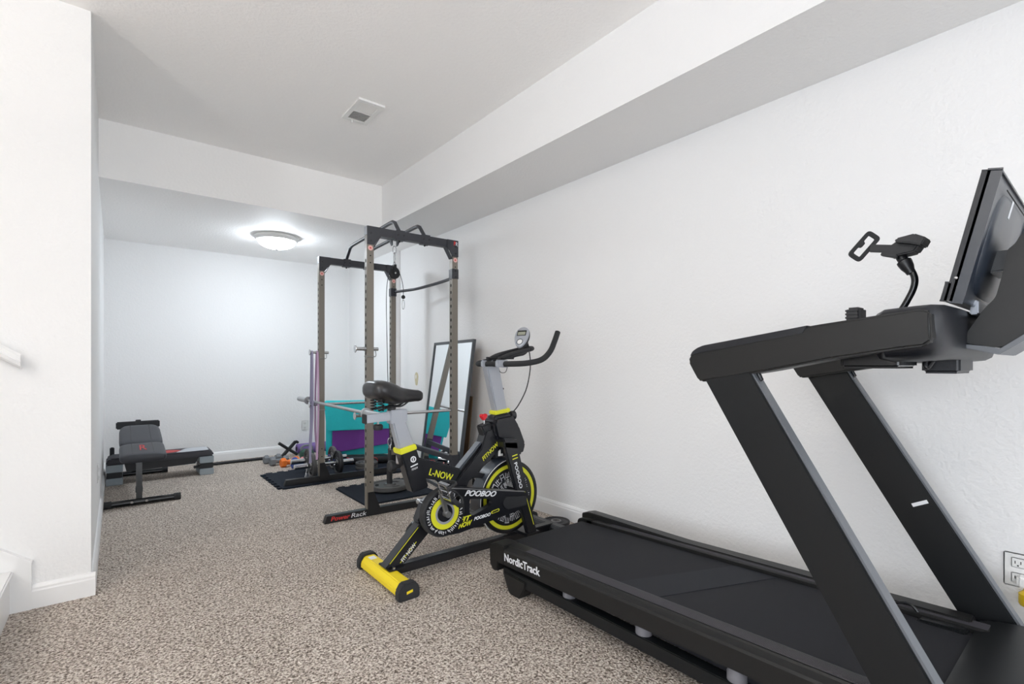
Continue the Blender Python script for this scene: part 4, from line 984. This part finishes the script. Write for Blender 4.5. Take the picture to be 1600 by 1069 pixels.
tl = thing('folded_gym_mat', 'large teal folded gym mat standing behind the rack', 'exercise mat', (MX, MY, .1), ang, local=True)
B().box((0, .035, .0), (ML, .06, .58), .008).obj('back_panel', teal, tl)
B().prism([(.02, .27), (ML-.005, .285), (ML-.005, .585), (-.005, .575)], 'xz', -.028, -.006, .007).obj('front_panel', teal, tl)
B().prism([(-.027, .56), (-.027, .579), (-.018, .592), (.048, .592), (.0595, .58), (.0595, .56)], 'yz', 0, ML-.006, .005).obj('top_fold', teal, tl)
pr = B().prism([(.07, .03), (.075, .30), (ML-.01, .33), (ML-.01, .12)], 'xz', -.003, .012, .004)
pm_ = pr.xform(Matrix.Translation((MX, MY, .1)) @ Matrix.Rotation(ang, 4, 'Z')).obj('rolled_out_mat', purple, label='purple foam mat tucked inside the folded teal mat', cat='exercise mat')

# Olympic dumbbell handles with plates
def plate_dumbbell(label, x0, x1, y, z, xp0, xp1, r, m):
    t = thing('plate_dumbbell', label, 'dumbbell', ((x0+x1)/2, y, z-r), group='chrome plate dumbbells')
    B().tube([(xp0+.03, y, z), (xp1-.03, y, z)], .014, 14).obj('grip', chrome, t)
    for (a, b) in ((x0, xp0+.035), (x1, xp1-.035)):
        B().tube([(a, y, z), (a+(b-a)*.02, y, z), (b, y, z)], [.021, .0245, .0245], 20).obj('sleeve', chrome, t)
        B().lathe([(.0245, -.006), (.038, -.006), (.038, .006), (.0245, .006)], (b, y, z), 'x', 24, closed=True).obj('collar', chrome, t)
    return t
D1Z = .0125+.115; D1 = plate_dumbbell('chrome plate dumbbell nearest the rack post with two plates', 1.28, 1.835, 4.80, D1Z, 1.43, 1.69, .115, iron)
for k, x in enumerate((1.44, 1.685)):
    plate('weight_plate', ('grey plate on the left end of the front chrome dumbbell', 'dark plate on the right end of the front chrome dumbbell')[k], (x, 4.80, D1Z), .115, .03, (iron, iron_dark)[k], 'x', group='plates on dumbbells')
D2Z = .0125+.115; D2 = plate_dumbbell('chrome plate dumbbell half hidden behind the hanging bands', 1.325, 1.87, 5.08, D2Z, 1.48, 1.735, .115, iron)
for k, x in enumerate((1.49, 1.73)):
    plate('weight_plate', ('grey plate on the left end of the rear chrome dumbbell', 'grey plate on the right end of the rear chrome dumbbell')[k], (x, 5.08, D2Z), .115, .03, iron, 'x', group='plates on dumbbells')
sc_ = thing('spring_collar', 'bright wire spring collar hanging on the front chrome dumbbell', 'collar', (1.395, 4.80, D1Z-.1))
B().tube([(1.39+.004*k/12, 4.80+.0285*math.cos(2*math.pi*k/12), D1Z+.0285*math.sin(2*math.pi*k/12)) for k in range(25)], .0025, 6).obj('coil', chrome, sc_)
for k in (-1, 1):
    B().tube(smooth_path([(1.392, 4.80-.02, D1Z-.02), (1.39-.012*k, 4.775, D1Z-.06), (1.385-.016*k, 4.765, D1Z-.095), (1.375-.01*k, 4.765, D1Z-.098), (1.385-.004*k, 4.775, D1Z-.06)], 4), .0025, 6).obj('handle', chrome, sc_)
# hex hand weights
def hexbell(name, label, c, L, r, m, az, hm=None, sides=6):
    t = thing(name, label, 'dumbbell', (c[0], c[1], c[2]), az, local=True, group='small coloured dumbbells')
    zc = r*math.cos(math.pi/sides) if sides == 6 else r
    A = (Vector((0, math.cos(math.pi/6), -math.sin(math.pi/6))), Vector((0, math.sin(math.pi/6), math.cos(math.pi/6))), Vector((1, 0, 0)))
    for s in (-1, 1):
        B().lathe([(0, 0), (r*.82, 0), (r, r*.25), (r, L*.30-r*.3), (r*.7, L*.30), (0, L*.30)], (s*L/2 if s < 0 else L/2-L*.30, 0, zc), A, sides).obj('head', m, t, angle=20)
    B().tube([(-L*.25, 0, zc), (-L*.1, 0, zc), (L*.1, 0, zc), (L*.25, 0, zc)], [r*.42, r*.5, r*.5, r*.42], 12).obj('handle', hm or m, t)
    return t
hexbell('hand_weight', 'grey hand weight leftmost at the end of the black rod', (1.34, 5.86, 0), .18, .05, grey_neo, .15)
hexbell('hand_weight', 'grey hand weight between the leftmost one and the orange one', (1.37, 5.70, 0), .19, .05, grey_neo, .1)
hexbell('hand_weight', 'bright orange hand weight among the floor dumbbells', (1.44, 5.55, 0), .19, .052, orange, .12)
hexbell('hand_weight', 'royal blue hand weight in front of the orange one', (1.52, 5.41, 0), .2, .062, blue, .1)
hexbell('hand_weight', 'small pink hand weight behind the blue one', (1.56, 5.68, 0), .13, .035, pink, -.5)
kb = thing('kettlebell', 'green kettlebell with grey handle beside the purple roller', 'kettlebell', (1.70, 5.86, 0))
B().lathe([(0, 0), (.05, 0), (.072, .02), (.08, .055), (.072, .09), (.045, .112), (0, .118)], (1.70, 5.86, 0), 'z', 28).obj('ball', green, kb)
B().tube(smooth_path([(1.655, 5.86, .09), (1.64, 5.86, .125), (1.665, 5.86, .152), (1.70, 5.86, .157), (1.735, 5.86, .152), (1.76, 5.86, .125), (1.745, 5.86, .09)], 5), .012, 10).obj('handle', grey_neo, kb)
ro = thing('foam_roller', 'lilac purple foam roller lying along the far wall', 'foam roller', (1.88, 6.262, 0))
B().lathe([(.03, 0), (.056, 0), (.06, .004), (.06, .36), (.056, .364), (.03, .364)], (1.70, 6.262, .0605), 'x', 36, closed=True).obj('foam', roller_purple, ro)
B().lathe([(.025, -.001), (.03, -.001), (.03, .365), (.025, .365)], (1.70, 6.262, .0605), 'x', 28, closed=True).obj('core_tube', black_matte, ro)
xb_ = thing('push_up_frame', 'black crossed bars of a push-up stand by the far wall', 'push-up stand', (1.56, 6.12, 0))
bar((1.49, 6.12, .0), (1.655, 6.13, .175), .028, .052, up=(0, 1, 0), bevel=.004).obj('flat_bar', black_matte, xb_)
bar((1.655, 6.13, .175), (1.68, 6.131, .155), .028, .05, up=(0, 1, 0), bevel=.004).obj('bar_end', black, xb_)
B().tube([(1.465, 6.12, .172), (1.60, 6.12, .07), (1.67, 6.12, .02)], .017, 12).obj('round_bar', black, xb_)
rd = thing('floor_rod', 'thin black rod lying along the far wall between step and weights', 'rod', (1.05, 6.12, 0))
B().tube([(.76, 6.1, .016), (1.30, 6.12, .016)], .016, 12).obj('rod', black_matte, rd)
for x in (.84, 1.1): B().tube([(x, 6.1+(x-.76)*.037, .016), (x+.012, 6.1+(x-.748)*.037, .016)], .0185, 12).obj('rod_joint', black, rd)
# crumpled black bag by the mirror
pb = B(); pb.ball((0, 0, 0), 1., 4); rr2 = random.Random(5)
for v in pb.bm.verts:
    d = v.co.normalized(); w = 1+.10*math.sin(9*d.x+4*d.z)+.08*math.sin(13*d.y-5*d.z+1)+.06*math.sin(21*d.z+7*d.x)+.03*rr2.uniform(-1, 1)
    x, y, z = d*w
    pinch = 1-.45*max(0, z)**2
    v.co = (2.262+x*.075*pinch, 3.19+y*.09*pinch, max(.001, .215+z*.205))
pb.obj('plastic_bag', bag_m, label='crumpled black plastic bag standing beside the mirror', cat='bag', angle=25)

# ------------------------------------------------------------------ mirror leaning on the right wall
# top corners stand at (2.31, 3.36) and (2.425, 4.21); the foot is further out
my_ = math.atan2(2.425-2.31, 4.21-3.36); mw = math.hypot(2.425-2.31, 4.21-3.36); mt = math.atan(.127); mh = 1.285/math.cos(mt)
MM = Matrix.Translation(((2.31+2.425)/2-1.285*.127*math.cos(my_), (3.36+4.21)/2+1.285*.127*math.sin(my_), .002)) @ Matrix.Rotation(-my_, 4, 'Z') @ Matrix.Rotation(mt, 4, 'Y')
mi = thing('floor_mirror', 'tall dark framed mirror leaning on the right wall behind the bike', 'mirror', (2.205, 3.80, 0))
def mb(y0, y1, z0, z1, x0, x1, bev=.001): return B().box((x0, y0, z0), (x1, y1, z1), bev).xform(MM)
for (y0, y1, z0, z1) in ((-mw/2, -mw/2+.024, 0, mh), (mw/2-.024, mw/2, 0, mh), (-mw/2+.0242, mw/2-.0242, 0, .024), (-mw/2+.0242, mw/2-.0242, mh-.024, mh)):
    mb(y0, y1, z0, z1, -.012, .012).obj('frame_bar', mirror_frame, mi)
mb(-mw/2+.02, mw/2-.02, .02, mh-.02, -.004, -.002, 0).obj('glass', mirror_m, mi)
mb(-mw/2+.02, mw/2-.02, .02, mh-.02, .004, .008, 0).obj('backing', brown_matte, mi)
B().prism([(2.335, .001), (2.41, .80), (2.416, .80), (2.341, .001)], 'xz', 3.545, 4.15).obj('brown_sheet', brown_matte, label='brown sheet propped behind the leaning mirror', cat='board')  # thin brown sheet between the mirror and the wall

# ------------------------------------------------------------------ sit-up bench and step platform
bn = thing('sit_up_bench', 'low black padded sit-up bench beside the left wall', 'bench', (.145, 5.3, 0))
for y, ls in ((4.74, 1), (6.02, 0)):
    ft = B().tube([(-.066, y, .026), (.40, y, .026)], .023, 14).obj('foot_tube', black_gloss, bn)
    for (a, b) in ((-.07, -.025), (.36, .405)): B().tube([(a, y, .027), (b, y, .027)], .0265, 14).obj('foot_cap', rubber, ft)
    if ls:
        for x in (.095, .185): B().lathe([(0, -.003), (.009, -.003), (.009, .003), (0, .003)], (x, y-.023, .03), 'y', 12).obj('bolt', chrome, ft)
bar((.14, 4.757, .045), (.14, 4.775, .32), .038, .038, up=(0, 1, 0), bevel=.003).obj('front_post', black_gloss, bn)
B().box((.118, 4.752, .09), (.162, 4.80, .14), .003).obj('post_sleeve', black, bn)
bar((.14, 6.02, .045), (.14, 5.96, .34), .038, .038, up=(0, 1, 0), bevel=.003).obj('rear_post', black_gloss, bn)
bar((.14, 4.765, .315), (.14, 5.98, .33), .04, .04, bevel=.003).obj('spine', black_gloss, bn)
def pad(nm, outline, yz, th, m=leather, crown=.012):
    """padded cushion: outline (x half widths) lofted along a line in y-z"""
    (ya, za), (yb, zb) = yz; d = Vector((0, yb-ya, zb-za)); L = d.length; d.normalize(); n = Vector((0, -d.z, d.y)); rings = []
    for t_, hw, e in outline:
        c = Vector((.168, ya, za))+d*(L*t_)
        rings.append([c+Vector((hw*math.copysign(abs(math.cos(a))**.45, math.cos(a)), 0, 0))+n*(th/2*e*math.copysign(abs(math.sin(a))**.55, math.sin(a))+th/2) for a in [2*math.pi*i/28 for i in range(28)]])
    return B().loft(rings).obj(nm, m, bn, angle=50)
seat = pad('seat_pad', [(0, .125, .6), (.02, .138, .85), (.06, .145, .97), (.15, .148, 1), (.8, .148, 1), (.93, .146, .97), (.98, .138, .85), (1, .125, .6)], ((4.735, .318), (5.13, .362)), .07)
back = pad('back_pad', [(0, .125, .6), (.02, .138, .85), (.08, .146, .97), (.2, .148, 1), (.7, .146, 1), (.86, .138, .97), (.95, .12, .85), (1, .095, .55)], ((5.15, .372), (5.66, .478)), .06)
for x in (.10, .235):
    B().tube([(x, 5.19, .441), (x, 5.62, .5305)], .002, 6).obj('seam', black_gloss, back)
    B().tube([(x, 4.78, .3935), (x, 5.09, .428)], .002, 6).obj('seam', black_gloss, seat)
sd_ = Vector((0, 5.13-4.735, .362-.318)).normalized()
text('red_logo', 'R', (.148, 4.86, .4035), (1, 0, 0), tuple(sd_), red_print, seat, width=.045, height=.16, depth=.002, bold=.0)
B().box((.0, 5.735, .485), (.325, 5.765, .552), .008).obj('foot_pad_bar', black_matte, bn)
bar((.162, 5.745, .36), (.162, 5.745, .565), .04, .03, up=(0, 1, 0), bevel=.003).obj('bar_bracket', black, bn)
bar((.162, 5.745, .37), (.14, 5.80, .33), .03, .03, up=(1, 0, 0)).obj('bracket_arm', black, bn)

sp = thing('step_platform', 'black aerobic step on grey risers behind the sit-up bench', 'step platform', (.342, 5.76, 0))
dk = [(-.07, .18), (-.068, .215), (-.04, .24), (.72, .24), (.75, .22), (.753, .18)]
deck = B().prism(dk, 'xz', 5.625, 5.92, .012).obj('deck', step_top, sp)
B().prism(rounded([(.44, 5.645), (.715, 5.645), (.72, 5.89), (.55, 5.89)], .04), 'xy', .2395, .2415).obj('white_panel', step_white, deck)
B().prism([(.36+.13*math.cos(a), 5.765+.085*math.sin(a)) for a in [2*math.pi*k/24 for k in range(24)]], 'xy', .2395, .2418).obj('red_oval', red_print, deck)
B().prism([(.06, .18), (.075, .11), (.60, .12), (.63, .18)], 'xz', 5.64, 5.66).obj('side_rib', black_matte, deck)
for (x0, x1) in ((-.07, .05), (.635, .753)):
    for k, (z0, z1, m_, nm) in enumerate(((0, .062, step_grey, 'riser_block'), (.062, .115, black_matte, 'riser_insert'), (.115, .18, step_grey, 'riser_block'))):
        g_ = .004 if k == 1 else 0
        B().box((x0+g_, 5.625+g_, z0+.0004), (x1-g_, 5.92-g_, z1), .005).obj(nm, m_, sp)
B().box((.59, 5.64, .07), (.64, 5.70, .09), .003).obj('riser_lock', black_matte, sp)
B().box((-.045, 5.93, .20), (-.01, 5.96, .30), .006).obj('strap_block', black_matte, sp)
